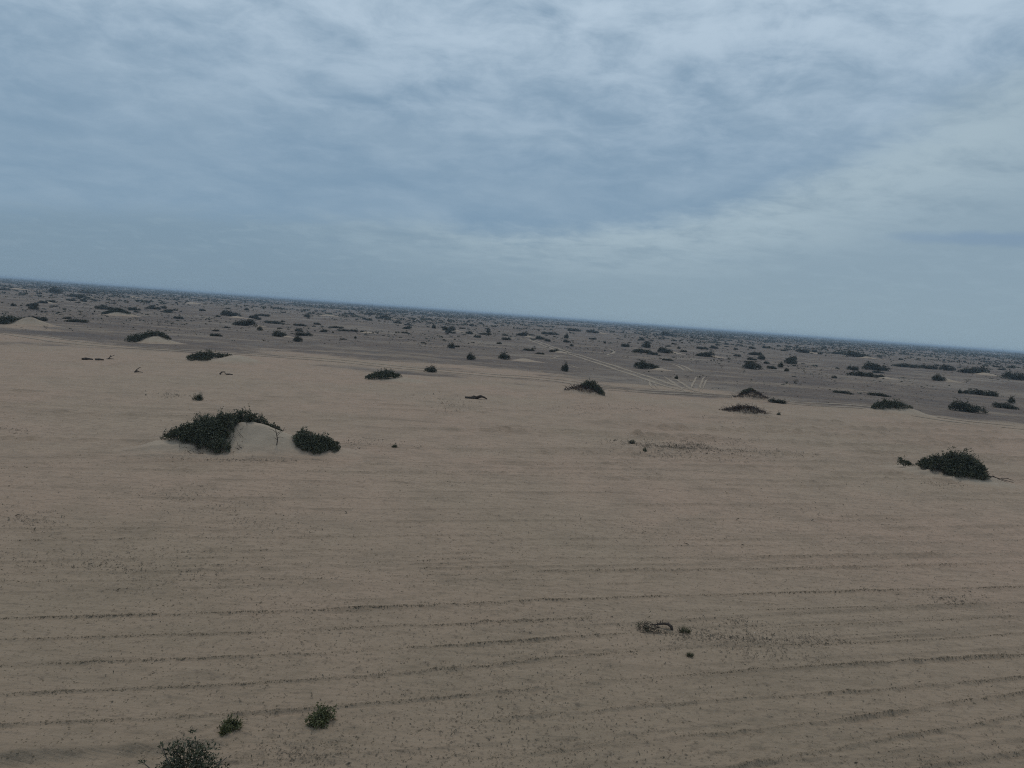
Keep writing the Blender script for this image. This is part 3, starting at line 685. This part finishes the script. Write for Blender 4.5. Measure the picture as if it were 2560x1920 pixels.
# taller leafy bush at the bottom edge, its lower half below the frame
x, y, rz, s = frame_at(470, 1990)
bl = [(0, 0, .50, .48, 1.0), (-.30, .05, .26, .3, .95), (.36, 0, .32, .3, .72), (.12, .2, .35, .3, 1.02), (.60, -.1, .24, .25, .45), (-.5, -.1, .22, .22, .6), (-.15, .25, .28, .2, 1.05)]
o = thing('leafy_bush', 'tall leafy dark bush cut off by the bottom edge of the picture', 'bush', (x, y, G1(x, y)), rz, (1, 1, .92))
bag = Bag(); bag.add(*foliage(bl, 800, .085, 38, None, 6, .8, .32)); obj('foliage', bag.mesh('foliage'), LEAF, o)
tw = Bag()
for (a, b_, c) in [((-.15, 0, .2), (-.38, .0, .85), (-.50, .05, 1.22)), ((-.2, 0, .2), (-.62, .1, .6), (-.85, .15, .85)), ((0, 0, .1), (.1, .1, .7), (.15, .15, 1.15)), ((.1, 0, .1), (.4, 0, .5), (.7, 0, .75)), ((-.1, 0, .1), (-.25, .1, .6), (-.2, .2, 1.1))]:
    tw.add(*tube([a, b_, c], [.02, .015, .008], 5))
obj('stem', tw.mesh('stem', True), BARK, o)
r_ = np.random.default_rng(39)
for tip, m in (((-.50, .05, 1.22), 26), ((-.85, .15, .85), 12), ((-.44, .03, 1.02), 14)):
    Cn = np.array(tip) + r_.normal(size=(m, 3)) * .022; V, Q = leaves(Cn, unit(r_.normal(size=(m, 3)) + [-.2, 0, .2]), r_.uniform(.06, .1, m), r_.uniform(.02, .035, m), r_)
    obj('leaf_spray', mesh_np('leaf_spray', V, Q), LEAF, o)

# uprooted bush with an arched root, and grass tufts, in the near litter patch
x, y, rz, s = frame_at(1660, 1572)
o = thing('arched_root', 'dark dead root arching out of the pale sand, right of broken twigs', 'root', (x, y, G1(x, y)), rz)
t = Bag(); t.add(*tube([(-.46, .05, .03), (-.32, .05, .05), (-.16, .05, .10), (.0, .04, .15), (.12, .03, .155), (.22, .02, .10), (.26, 0, .0), (.26, 0, -.1)], [.016, .022, .030, .040, .050, .052, .046, .04], 8)); obj('trunk', t.mesh('trunk', True), DEADWOOD, o)
for a, b_ in (((-.2, .05, .07), (-.26, .03, .2)), ((-.05, .05, .14), (-.07, .02, .25)), ((-.12, .05, .11), (-.15, .1, .22)), ((-.3, .05, .02), (-.44, 0, .12))):
    t = Bag(); t.add(*tube([a, (np.array(a) + b_) / 2, b_], [.018, .012, .005], 5)); obj('broken_branch', t.mesh('broken_branch', True), DEADWOOD, o)
x, y, rz, s = frame_at(1622, 1578)
o = thing('broken_bush', 'broken half-dead bush with sparse leaves left of the arched root', 'bush', (x, y, G1(x, y)), rz)
obj('dead_branches', twigs(60, (.36, .22), .30, 51, .009, .32), DEADWOOD, o)
bag = Bag(); bag.add(*foliage([(-.24, 0, .16, .14, .30), (-.06, .12, .13, .1, .58), (.14, 0, .22, .12, .20), (-.12, -.12, .16, .08, .14), (-.34, .05, .09, .08, .30)], 64, .055, 52, None, 5, .9, .35)); obj('foliage', bag.mesh('foliage'), LEAF, o)
def tuft(cx, base, wpx, hpx, label, seed):
    x, y, rz, s = frame_at(cx, base); wd = wpx * s; hh = hpx * s * .8
    r = np.random.default_rng(seed); m = 170; a = r.uniform(0, 6.28, m); q = np.sqrt(r.uniform(0, 1, m))
    Cb = np.stack([.28 * wd * q * np.cos(a), .25 * wd * q * np.sin(a), 0 * q - .01], 1)
    D = unit(np.stack([q * np.cos(a) * .8, q * np.sin(a) * .8, .7 + .3 * r.uniform(size=m)], 1) + r.normal(size=(m, 3)) * .15)
    L = hh * r.uniform(.6, 1.15, m); V, Q = leaves(Cb, D, L, np.full(m, .009), r)
    o = thing('grass_tuft', label, 'grass', (x, y, G1(x, y)), rz, (1, 1, 1), 'grass tufts beside the arched root')
    obj('blades', mesh_np('blades', V, Q), GRASS, o)
    m = 60; Cb = Cb[:m] * .8; V, Q = leaves(Cb, unit(D[:m] * [1.6, 1.6, .35]), L[:m] * .7, np.full(m, .010), r); obj('dead_blades', mesh_np('dead_blades', V, Q), LITTER, o)
tuft(1711, 1582, 24, 21, 'olive grass tuft right of the arched dead root', 61)
tuft(1725, 1641, 18, 13, 'lone smaller grass tuft below the litter by the arched root', 62)
# driftwood on the far pale sand
def driftwood(cx, base, sz, paths, label):
    x, y, rz, s = frame_at(cx, base); t = Bag(); k = sz * s
    for p in paths: t.add(*tube(np.array(p) * k, np.linspace(.07, .03, len(p)) * k, 5))
    o = obj('dead_branch', t.mesh('dead_branch', True), DEADWOOD); o.location = (x, y, G1(x, y)); o.rotation_euler = (0, 0, rz)
    tag(o, label, 'branch', 'dead branches on the pale sand')
driftwood(276, 900, 15, [[(-.5, 0, .02), (0, 0, .1), (.5, 0, .05)], [(-.3, 0, .05), (0, 0, .35), (.55, 0, .65)], [(-.1, 0, .2), (.0, 0, .5), (.05, 0, .62)]], 'forked dead branch sticking up on the pale sand, far left')
driftwood(346, 932, 18, [[(-.5, 0, .05), (0, 0, .12), (.5, 0, .04)], [(-.4, 0, .05), (-.2, 0, .35), (.1, 0, .62), (.25, 0, .6)], [(-.4, .1, .1), (-.1, .1, .22), (.1, .1, .1)]], 'curved dead stump sticking up left of the big hummock, beyond it')
driftwood(232, 902, 42, [[(-.5, 0, .03), (-.2, 0, .06), (0, .1, .03)], [(.1, 0, .02), (.3, 0, .05), (.5, 0, .03)], [(-.45, .1, .02), (-.3, 0, .08), (-.15, 0, .05)]], 'low flat dead branch left of the forked one, far left')
driftwood(565, 937, 30, [[(-.45, 0, .02), (-.3, 0, .2), (-.1, 0, .22), (-.05, 0, .05)], [(0, .1, .02), (.25, 0, .06), (.5, 0, .03)]], 'small looped dead branch below the ragged shrub mound')
driftwood(1190, 996, 55, [[(-.5, 0, .02), (-.2, 0, .05), (.1, 0, .04)], [(.0, 0, .05), (.2, 0, .16), (.5, 0, .04)], [(.05, .1, .05), (.25, 0, .12), (.42, 0, .1)], [(-.2, 0, .04), (-.1, .1, .1), (.1, 0, .08)]], 'low brown dead branch alone on the sand left of the brush mound')

# ------------------------------------------------------------------ shrubs of the plain that stand out one by one
SHRUBS = [
 (1059,1094,914,931,'dome','fuzzy dark shrub just beyond the field edge right of the spreading shrub'),
 (1161,1191,884,900,'dome','left of two neighbouring round shrubs in the middle plain'),
 (1243,1279,881,899,'dome','right of two neighbouring round shrubs in the middle plain'),
 (1117,1139,857,871,'dome','small compact shrub above the two neighbouring round shrubs'),
 (1137,1150,862,868,'low','low dry tail beside a small compact shrub in the middle plain'),
 (731,759,840,855,'dome','lowest compact shrub of the group of three, centre left plain'),
 (679,717,827,842,'dome','left domed shrub of the group of three, centre left plain'),
 (738,782,828,840,'low','long low shrub of the group of three, centre left plain'),
 (641,657,815,826,'dome','small shrub left of the group of three, above them'),
 (663,708,800,809,'low','pale olive low shrub above the group of three'),
 (884,893,840,846,'dome','tiny lone shrub on bare soil right of the group of three'),
 (1006,1029,813,823,'lean','small leaning shrub in the central distance left of the wheel track'),
 (1103,1139,815,827,'lean','wide leaning shrub above the start of the wheel track'),
 (1077,1091,810,821,'dome','small upright shrub left of the wide leaning one'),
 (1214,1228,820,833,'dome','small upright round shrub near the head of the wheel track'),
 (1195,1229,830,837,'low','low dark mat under the small upright round shrub'),
 (1253,1279,842,851,'low','dark low shrub touching the left end of the wheel track'),
 (944,971,786,797,'lean','far leaning shrub above the central bare soil'),
 (868,885,780,787,'low','first of three low far shrubs in a row, left one'),
 (911,934,780,788,'low','second of three low far shrubs in a row, middle one'),
 (942,956,779,786,'low','third of three low far shrubs in a row, right one'),
 (851,873,821,828,'low','left low clump of a broken row on pale sand, centre left'),
 (873,895,822,829,'low','middle low clump of a broken row on pale sand, centre left'),
 (900,919,824,831,'low','right low clump of a broken row on pale sand, centre left'),
 (823,858,814,820,'low','flat grey shrub above the broken row of low clumps'),
 (1400,1425,907,928,'dome','small rounded tree-like shrub standing alone below the wheel track'),
 (1579,1625,900,922,'dome','big dark shrub above the wheel track, larger left half of a pair'),
 (1614,1649,906,923,'twin','big dark shrub above the wheel track, lower right half of a pair'),
 (1685,1697,938,947,'dome','small dark bush right of the wheel track near the field edge'),
 (1740,1785,876,892,'lean','dark shrub leaning right, right of the crowded cluster of four'),
 (1582,1627,869,882,'low','left member of the crowded cluster of four shrubs'),
 (1601,1631,856,870,'dome','top member of the crowded cluster of four shrubs'),
 (1618,1646,876,887,'low','lowest member of the crowded cluster of four shrubs'),
 (1643,1682,866,883,'twin','right member of the crowded cluster of four shrubs'),
 (1552,1575,857,868,'low','dark shrub left of the crowded cluster of four'),
 (1854,1908,903,923,'dome','large dark domed shrub in the right plain, below two smaller ones'),
 (1872,1902,878,889,'low','upper of two small shrubs above the large domed one'),
 (1892,1916,888,899,'dome','lower of two small shrubs above the large domed one'),
 (1290,1321,828,840,'lean','dark wedge-shaped shrub at the top bend of the wheel track'),
 (1338,1364,839,849,'twin','shrub just right of the top bend of the wheel track'),
 (1360,1377,846,854,'low','brownish low shrub below right of the top bend of the wheel track'),
 (1351,1397,826,837,'low','wide flat shrub beyond the top bend of the wheel track'),
 (1370,1398,871,880,'lean','ragged shrub touching the wheel track from the left'),
 (1307,1339,869,877,'low','long low shrub left of the ragged one by the wheel track'),
 (1339,1362,880,887,'low','flat dry mat under the ragged shrub by the wheel track'),
 (1423,1435,860,866,'dome','tiny shrub in the bare bend right of the wheel track'),
 (1508,1516,853,859,'dome','tiny shrub left of the small zigzag track'),
 (1417,1451,818,829,'low','left of two far shrubs above the wheel track'),
 (1465,1497,825,834,'low','right of two far shrubs above the wheel track'),
 (1408,1424,834,846,'dome','thin upright shrub below the two far shrubs above the track'),
 (1654,1683,893,901,'low','low dry shrub above right of the big dark pair'),
 (1959,1993,895,910,'dome','dark dome above the bare tree, upper one, right plain'),
 (1943,1960,906,918,'dome','small dark dome left of the upper dome, right plain'),
 (1960,1974,920,928,'dome','tiny dark bush above the bare tree, right plain'),
 (1918,1940,912,922,'low','grey low shrub left of the small dark dome, right plain'),
 (2159,2221,908,927,'twin','upper of two broad dark shrubs stacked in the right plain'),
 (2124,2183,924,941,'low','lower of two broad dark shrubs stacked in the right plain'),
 (2189,2212,935,946,'low','small shrub at the right foot of the two stacked broad shrubs'),
 (2326,2363,938,952,'dome','shrub with pale sand tail, right plain'),
 (2416,2486,970,988,'low','large low dark shrub near the right frame edge'),
 (2380,2453,1004,1031,'twin','open branched dark shrub below the large low one, right edge'),
 (2394,2404,974,983,'dome','tiny bush left of the large low dark shrub, right edge'),
 (2404,2462,916,935,'lean','tall dark thicket rising to the right, far right plain'),
 (2238,2290,908,919,'low','left part of the long dark brush belt, far right plain'),
 (2298,2340,912,923,'low','middle part of the long dark brush belt, far right plain'),
 (2352,2385,913,927,'twin','right part of the long dark brush belt, far right plain'),
 (2117,2168,880,895,'twin','dark rounded shrub above the two stacked broad ones'),
 (2080,2108,875,884,'low','low shrub left of the dark rounded one, far right plain'),
 (2083,2128,975,985,'low','thin flat mat of brush on bare ground, left of two, right plain'),
 (2173,2219,983,991,'low','thin flat mat of brush on bare ground, right of two, right plain'),
 (1920,1964,995,1008,'low','low brush at the field edge right of the dark brown mound'),
 (2521,2537,992,1007,'dome','small upright bush close to the right frame edge'),
 (2490,2534,1004,1020,'low','low grey brush under the small upright bush, right frame edge'),
 (2510,2560,930,950,'low','dark brush cut by the right frame edge, far plain'),
 (68,113,788,802,'low','brownish shrub above the pale mound, left frame side'),
 (171,214,796,806,'low','low shrub on thin sand right of the left pale mound'),
 (242,281,765,774,'low','dark shrub just beyond the cream mound, far left'),
 (366,400,764,774,'low','oval dark shrub right of the cream mound, far left'),
 (402,417,766,773,'dome','small round companion right of the oval dark shrub'),
 (174,212,735,744,'low','dark shrub with pale sand foot in the far left distance'),
 (98,117,749,758,'low','left of two small shrubs on a pale streak, far left'),
 (123,138,750,757,'low','right of two small shrubs on a pale streak, far left'),
 (584,637,797,815,'lean','dark shrub leaning right, above the ragged mound shrub'),
 (525,554,831,841,'low','isolated low dark shrub between the two left mounds'),
 (553,600,776,792,'twin','low shrub with small tree-like right end, far left centre'),
 (120,154,721,734,'dome','sandy olive hummock shrub near the left horizon'),
 (3,22,717,725,'low','small shrub low under the horizon at the left frame edge'),
 (28,52,718,723,'low','second small shrub under the horizon near the left frame edge'),
 (205,240,728,735,'low','long grey shrub under the left horizon'),
 (655,672,786,792,'low','brown tinged far shrub left of centre'),
 (640,673,785,791,'low','far brown low shrub band left of centre'),
 (1740,1770,866,874,'low','grey low shrub above the right-leaning one'),
 (1700,1718,872,880,'low','small low shrub right of the crowded cluster of four'),
 (1650,1690,828,840,'twin','far dark thicket above the crowded cluster of four'),
 (1990,2022,872,884,'low','far low thicket above the upper dark dome, right plain'),
]
for i, (x0, x1, yt, yb, kind, lab) in enumerate(SHRUBS):
    place_shrub(x0, x1, yt, yb, kind, lab, i % 3, 1 if kind in ('lean', 'twin') else random.choice((-1, 1)))
TAILS = [(1321,843,3.2,.7),(2363,953,4,.8),(212,744,6,1.1),(117,758,4,.8),(1397,881,3,.5),(590,795,5,.7),(1139,828,4,.6),(918,832,4,.5),(1783,893,4,.7),(1306,903,4,.6),(2460,938,6,.9),(2211,947,3.5,.5),(1682,884,4,.7),(971,798,6,.9),(40,724,8,1.2),(1497,835,6,.8),(2166,897,5,.8),(640,816,3,.5),(717,843,2.6,.35),(1649,925,3,.45),(2022,885,6,.9),(330,745,9,1.3),(480,760,9,1.2),(820,790,8,1.0)]
for k, (tx_, ty_, wd_, ht_) in enumerate(TAILS):
    x, y, rz, s_ = frame_at(tx_, ty_, .5 * wd_ * .5)
    mound(x, y, rz, [(0, 0, ht_, wd_ * .42, wd_ * .34), (wd_ * .6, 0, ht_ * .4, wd_ * .5, wd_ * .28)], (-wd_ * 1.1, wd_ * 1.8, -wd_, wd_), 22, .05, .8, 40 + k)
TREES_AT = [
 (1966,2001,939,960,'thin bare tree with its crown bent right, right plain'),
 (326,352,785,800,'small flat-topped tree beside the cream mound, far left'),
 (385,407,797,813,'pale bare tree, left of two above the left pale track'),
 (417,438,797,814,'pale bare tree, right of two above the left pale track'),
 (498,512,786,798,'small thin tree in the far left middle distance'),
 (524,547,783,799,'bushy thin tree left of the dark right-leaning shrub'),
 (195,217,782,795,'thin grey tree above the low shrub on thin sand, left'),
 (85,105,764,780,'faint grey tree in the far left scrub'),
 (1730,1752,895,908,'small bare tree right of the big dark pair'),
 (1848,1866,917,933,'bare sapling tree below the large domed shrub'),
 (1790,1815,906,919,'sprawling thin tree left of the large domed shrub'),
 (2400,2432,942,957,'faint leafless tree right of the shrub with sand tail'),
 (1252,1268,871,882,'thin tree behind the right of two neighbouring round shrubs'),
 (100,126,806,822,'faint twiggy tree in front of the left pale mound'),
]
for i, (x0, x1, yt, yb, lab) in enumerate(TREES_AT): place_tree(x0, x1, yt, yb, lab, i)

# ------------------------------------------------------------------ many more shrubs further out, each its own object
taken = np.array([ground_at((a + b) / 2, d) for a, b, c, d, *_ in SHRUBS] + [ground_at((a + b) / 2, d) for a, b, c, d, _ in TREES_AT] + [P3[:2], P4[:2], P6[:2], P7[:2], P9[:2], P10[:2], P11[:2]])
trk = np.array([ground_at(*p) for p in TRACKS[0][0]]); trk = np.column_stack([np.interp(np.linspace(0, 1, 80), np.linspace(0, 1, len(trk)), trk[:, k]) for k in (0, 1)])
SHAPE = {'low': 'flat spreading', 'dome': 'rounded', 'lean': 'right-leaning', 'twin': 'two-lobed'}
ZONES = ((-31, 'left frame edge'), (-24, 'far left'), (-16, 'left side'), (-6, 'left of centre'), (6, 'centre'), (15, 'right of centre'), (23, 'right side'), (30, 'far right'), (99, 'right frame edge'))
BANDS = ((255, 'nearer scrub'), (330, 'middle scrub'), (410, 'outer scrub'), (9999, 'hindmost scrub'))
def far_label(x, y, kind, wd):
    r = math.hypot(x, y); a = math.degrees(math.atan2(x, y))
    size = 'tiny' if wd < 1.6 else ('small' if wd < 2.6 else 'larger')
    return f"{size} {SHAPE[kind]} shrub, {next(n for lim, n in BANDS if r < lim)}, {next(n for lim, n in ZONES if a < lim)}"
placed = 0; tries = 0; pts = []; FAR = {}
while placed < 190 and tries < 40000:
    tries += 1
    a = math.radians(random.uniform(-39, 39)); r = 190 + 330 * random.random() ** .75; x, y = r * math.sin(a), r * math.cos(a)
    dens = float(vnoise(np.array([x / 45]), np.array([y / 45]), 222)[0])
    if dens < .35 or y < bound_y(np.array([x]))[0] + 28: continue
    if np.min(np.hypot(taken[:, 0] - x, taken[:, 1] - y)) < 9 or np.min(np.hypot(trk[:, 0] - x, trk[:, 1] - y)) < 5: continue
    if pts and min(math.hypot(p[0] - x, p[1] - y) for p in pts) < 4.5: continue
    pts.append((x, y)); placed += 1
    wd = (1.1 + 3.6 * random.random() ** 1.7) * (1.0 if r > 260 else .75); kind = random.choice(('low', 'low', 'dome', 'lean', 'twin')); f, st = PROTO[kind, random.randrange(3)]
    lab = far_label(x, y, kind, wd)
    o = thing('desert_shrub', lab, 'shrub', (x, y, G1(x, y) - .03), -a + random.uniform(-.6, .6), (wd, wd * .85, wd * random.uniform(.42, .85)), G_SHRUB); FAR.setdefault(lab, []).append((x / y, o))
    obj('foliage', f, None, o); obj('stem', st, None, o)

for lab, lst in FAR.items():                      # look-alikes of one spot are told apart by their order
    if len(lst) > 1:
        lst.sort(key=lambda t_: t_[0]); n_ = len(lst)
        names = ['left one of two', 'right one of two'] if n_ == 2 else (['leftmost of three', 'middle one of three', 'rightmost of three'] if n_ == 3 else [f"{('first', 'second', 'third', 'fourth', 'fifth', 'sixth', 'seventh', 'eighth')[i % 8]} of its kind from the left" for i in range(n_)])
        for (q_, o_), nm in zip(lst, names): o_['label'] = f'{lab}, {nm}'
# ------------------------------------------------------------------ the uncountable scrub out to the horizon
def clumps(X, Y, Wd, Hh, k, r):
    n = len(X); Z = soft_height(X, Y) - .05
    a = r.uniform(0, 6.28, (n, k)); q = np.sqrt(r.uniform(0, 1, (n, k)))
    ox = q * np.cos(a) * Wd[:, None] * .42; oy = q * np.sin(a) * Wd[:, None] * .42
    oz = Hh[:, None] * (.22 + .62 * np.sqrt(1 - q * q * .9) * r.uniform(.45, 1, (n, k)))
    C = np.stack([X[:, None] + ox, Y[:, None] + oy, Z[:, None] + oz], -1).reshape(-1, 3); M = len(C)
    D1 = unit(r.normal(size=(M, 3)) * [1, 1, .45]); D2 = unit(np.cross(D1, r.normal(size=(M, 3))))
    sw = (np.repeat(Wd, k) * r.uniform(.14, .30, M) * math.sqrt(8 / k))[:, None]; sh = (np.repeat(Hh, k) * r.uniform(.22, .42, M) * math.sqrt(8 / k))[:, None]
    V = np.stack([C - D1 * sw, C - D2 * sh * .8, C + D1 * sw * .9, C + D2 * sh], 1).reshape(-1, 3)
    return V, np.arange(4 * M).reshape(-1, 4)
def far_scrub():
    r = np.random.default_rng(77); bag = Bag()
    for (r0, r1, n, w0, w1, h0, h1, k, thr) in ((112, 260, 2600, .15, .55, .06, .22, 5, .38), (150, 420, 1900, .3, 1.1, .12, .4, 6, .40), (235, 560, 1500, .6, 2.2, .3, .9, 8, .40), (480, 1150, 5200, 1.5, 6, .7, 2.2, 9, .34), (1000, 2300, 9000, 3, 10, 1.2, 3.0, 7, .30), (2200, 5000, 12000, 7, 22, 1.8, 3.8, 5, .2), (4800, 15000, 14000, 25, 70, 3.0, 6.2, 4, .1)):
        m = int(n * 2.6); a = np.radians(r.uniform(-46, 46, m)); rr = np.sqrt(r.uniform(r0 ** 2, r1 ** 2, m)); X, Y = rr * np.sin(a), rr * np.cos(a)
        sc = max(45, r0 * .12); keep = vnoise(X / sc, Y / sc, 222) * .7 + vnoise(X / (sc * .3), Y / (sc * .3), 223) * .3 > thr + r.uniform(0, .3, m)
        keep &= Y > bound_y(X) + 6 + 10 * r.uniform(size=m); X, Y = X[keep][:n], Y[keep][:n]; n2 = len(X); Wd = w0 + (w1 - w0) * r.uniform(0, 1, n2) ** 2; Hh = h0 + (h1 - h0) * r.uniform(0, 1, n2) ** 1.6
        bag.add(*clumps(X, Y, Wd, Hh, k, r))
    o = obj('distant_scrub', bag.mesh('distant_scrub'), LEAF_FAR); o['kind'] = 'stuff'
    tag(o, 'dark scrub crowding the plain all the way to the horizon', 'scrub')
far_scrub()

# ------------------------------------------------------------------ clods, pebbles and dry litter
def clod_mesh(X, Y, Z, S, r, flat=.6):
    n = len(X); base = np.array([[1, 0, 0], [0, 1, 0], [-1, 0, 0], [0, -1, 0], [0, 0, 1.0]])
    a = r.uniform(0, 6.28, n); ca, sa = np.cos(a), np.sin(a)
    Vv = np.repeat(base[None], n, 0) + r.normal(size=(n, 5, 3)) * .22; Vv[:, :4, 2] -= .25
    Vv *= (S[:, None] * np.stack([r.uniform(.8, 1.5, n), r.uniform(.6, 1.0, n), r.uniform(.7, 1.2, n) * flat], 1))[:, None, :].reshape(n, 1, 3)
    x = Vv[:, :, 0] * ca[:, None] - Vv[:, :, 1] * sa[:, None]; y = Vv[:, :, 0] * sa[:, None] + Vv[:, :, 1] * ca[:, None]
    V = np.stack([x + X[:, None], y + Y[:, None], Vv[:, :, 2] + Z[:, None]], -1).reshape(-1, 3)
    b0 = np.arange(n)[:, None] * 5
    Fc = np.concatenate([b0 + np.array(t_) for t_ in ([0, 1, 4], [1, 2, 4], [2, 3, 4], [3, 0, 4])])
    return V, Fc
def stick_mesh(X, Y, Z, L, r):
    n = len(X); a = r.uniform(0, 6.28, n); el = np.abs(r.normal(0, .25, n)); D = np.stack([np.cos(a) * np.cos(el), np.sin(a) * np.cos(el), np.sin(el)], 1)
    S_ = np.stack([-np.sin(a), np.cos(a), 0 * a], 1); Wd = L * r.uniform(.10, .32, n)
    C = np.stack([X, Y, Z + .006], 1); mid = C + D * (L * .5)[:, None] + np.array([0, 0, 1]) * (L * .16)[:, None]
    V = np.stack([C, mid + S_ * (Wd * .5)[:, None], C + D * L[:, None], mid - S_ * (Wd * .5)[:, None]], 1).reshape(-1, 3)
    return V, np.arange(4 * n).reshape(-1, 4)
def scatter_soil():
    r = np.random.default_rng(91)
    X, Y = [], []
    for uu, vv, amp, hw, cl in ROW_UV:                                   # crumbs rolled up along the windrows
        n = int((uu[-1] - uu[0]) * 90 * cl)
        if n < 4: continue
        u = r.uniform(uu[0], uu[-1], n); v = np.interp(u, uu, vv) + r.normal(0, hw * .65, n)
        keep = fbm(u / 1.7, v / 3, 35, 3) > -.3 + .3 * r.normal(size=n); u, v = u[keep], v[keep]
        X.append(u * _cf - v * _sf); Y.append(u * _sf + v * _cf)
    X = np.concatenate(X); Y = np.concatenate(Y); S = r.uniform(.008, .025, len(X)) * np.where(r.uniform(size=len(X)) < .06, 1.7, 1)
    bag = Bag(); V, Fc = clod_mesh(X, Y, G(X, Y), S, r); bag.add(V, Fc)
    n = 26000; a = np.radians(r.uniform(-46, 46, n)); rr = 1 / r.uniform(1 / 95, 1 / 13.0, n); X, Y = rr * np.sin(a), rr * np.cos(a)
    keep = fbm(X / 6, Y / 6, 101, 3) + .35 * r.normal(size=n) > -.05; X, Y = X[keep], Y[keep]
    S = r.uniform(.010, .030, len(X)) * (1 + np.hypot(X, Y) / 90); bag.add(*clod_mesh(X, Y, G(X, Y), S, r))
    o = obj('soil_clods', bag.mesh('soil_clods'), CLOD); o['kind'] = 'stuff'; tag(o, 'loose soil crumbs rolled up along the graded furrows', 'soil')
scatter_soil()
PATCH = [  # litter patches: centre, half size in the photograph, count
 (1750,1124,200,28,2600), (1660,1118,100,22,1000), (1715,1112,120,14,800), (1810,1596,190,42,1300), (1700,1590,70,30,520), (1850,1558,30,16,90), (760,1888,120,34,420), (1890,1600,170,26,420), (2060,1600,120,16,260),
 (60,1298,90,30,420), (420,985,40,10,160), (60,1075,60,8,160), (910,1112,70,16,260), (600,1152,150,8,420), (1930,1640,190,30,420), (2380,1500,70,22,200), (400,1128,40,16,200), (1080,1118,60,6,120), (1520,1020,140,14,420), (1120,1010,80,26,420), (1860,1060,90,22,320), (470,1250,120,40,420), (640,1310,160,50,420), (300,1420,260,60,900), (2050,1280,260,70,420), (2370,1215,60,10,160), (1650,1330,300,60,420), (1500,1560,250,30,300), (760,1130,60,14,160)]
def scatter_litter():
    r = np.random.default_rng(93); X, Y, L = [], [], []
    for cx, cy, hx, hy, n in PATCH:
        q = np.array([ground_at(cx + hx * math.sqrt(u) * math.cos(a), cy + hy * math.sqrt(u) * math.sin(a)) for u, a in zip(r.uniform(0, 1, n), r.uniform(0, 6.28, n))])
        ang = r.normal(0, 1, (n, 2)); q = np.array([ground_at(cx + hx * .55 * a0 + .25 * hx * math.sin(a1 * 3), cy + hy * .5 * a1 + .15 * hy * a0) for a0, a1 in np.clip(ang, -2.2, 2.2)])
        kp = fbm(q[:, 0] / 1.6, q[:, 1] / 2.2, 171, 3) + .25 * r.normal(size=n) > -.10; q = q[kp]; n = len(q)
        X.append(q[:, 0]); Y.append(q[:, 1]); dd = np.hypot(q[:, 0], q[:, 1]); L.append(r.uniform(.05, .14, n) * np.clip(dd / 34, .6, 2.2) * np.where(r.uniform(size=n) < .08, 1.9, 1))
    n = 30000; a = np.radians(r.uniform(-46, 46, n)); rr = 1 / r.uniform(1 / 105, 1 / 13.0, n); x, y = rr * np.sin(a), rr * np.cos(a)
    keep = fbm(x / 7, y / 7, 131, 3) + .35 * r.normal(size=n) > .1; x, y = x[keep], y[keep]
    X.append(x); Y.append(y); L.append(r.uniform(.03, .09, len(x)) * (1 + np.hypot(x, y) / 80))
    X = np.concatenate(X); Y = np.concatenate(Y); L = np.concatenate(L)
    V, Q = stick_mesh(X, Y, G(X, Y), L, r)
    o = obj('dry_litter', mesh_np('dry_litter', V, Q), LITTER); o['kind'] = 'stuff'; tag(o, 'dry leaves and twig bits strewn over the sand', 'litter')
scatter_litter()

# ------------------------------------------------------------------ haze
def haze():
    m = bpy.data.materials.new('haze_air'); m.use_nodes = True; t = NT(m.node_tree); t.n.clear()
    out = t.node('ShaderNodeOutputMaterial'); v = t.node('ShaderNodeVolumePrincipled'); t.l.new(v.outputs[0], out.inputs['Volume'])
    v.inputs['Color'].default_value = (.66, .82, .98, 1); v.inputs['Density'].default_value = .00026; v.inputs['Anisotropy'].default_value = .0
    s = 16600; z0, z1 = -5, 14.5
    V = [(x, y, z) for z in (z0, z1) for x, y in ((-s, -s), (s, -s), (s, s), (-s, s))]
    Fc = [(3, 2, 1, 0), (4, 5, 6, 7), (0, 1, 5, 4), (1, 2, 6, 5), (2, 3, 7, 6), (3, 0, 4, 7)]
    o = obj('haze', mesh_np('haze', V, Fc), m); o['kind'] = 'stuff'; tag(o, 'pale bluish haze in the air over the plain', 'haze')
haze()
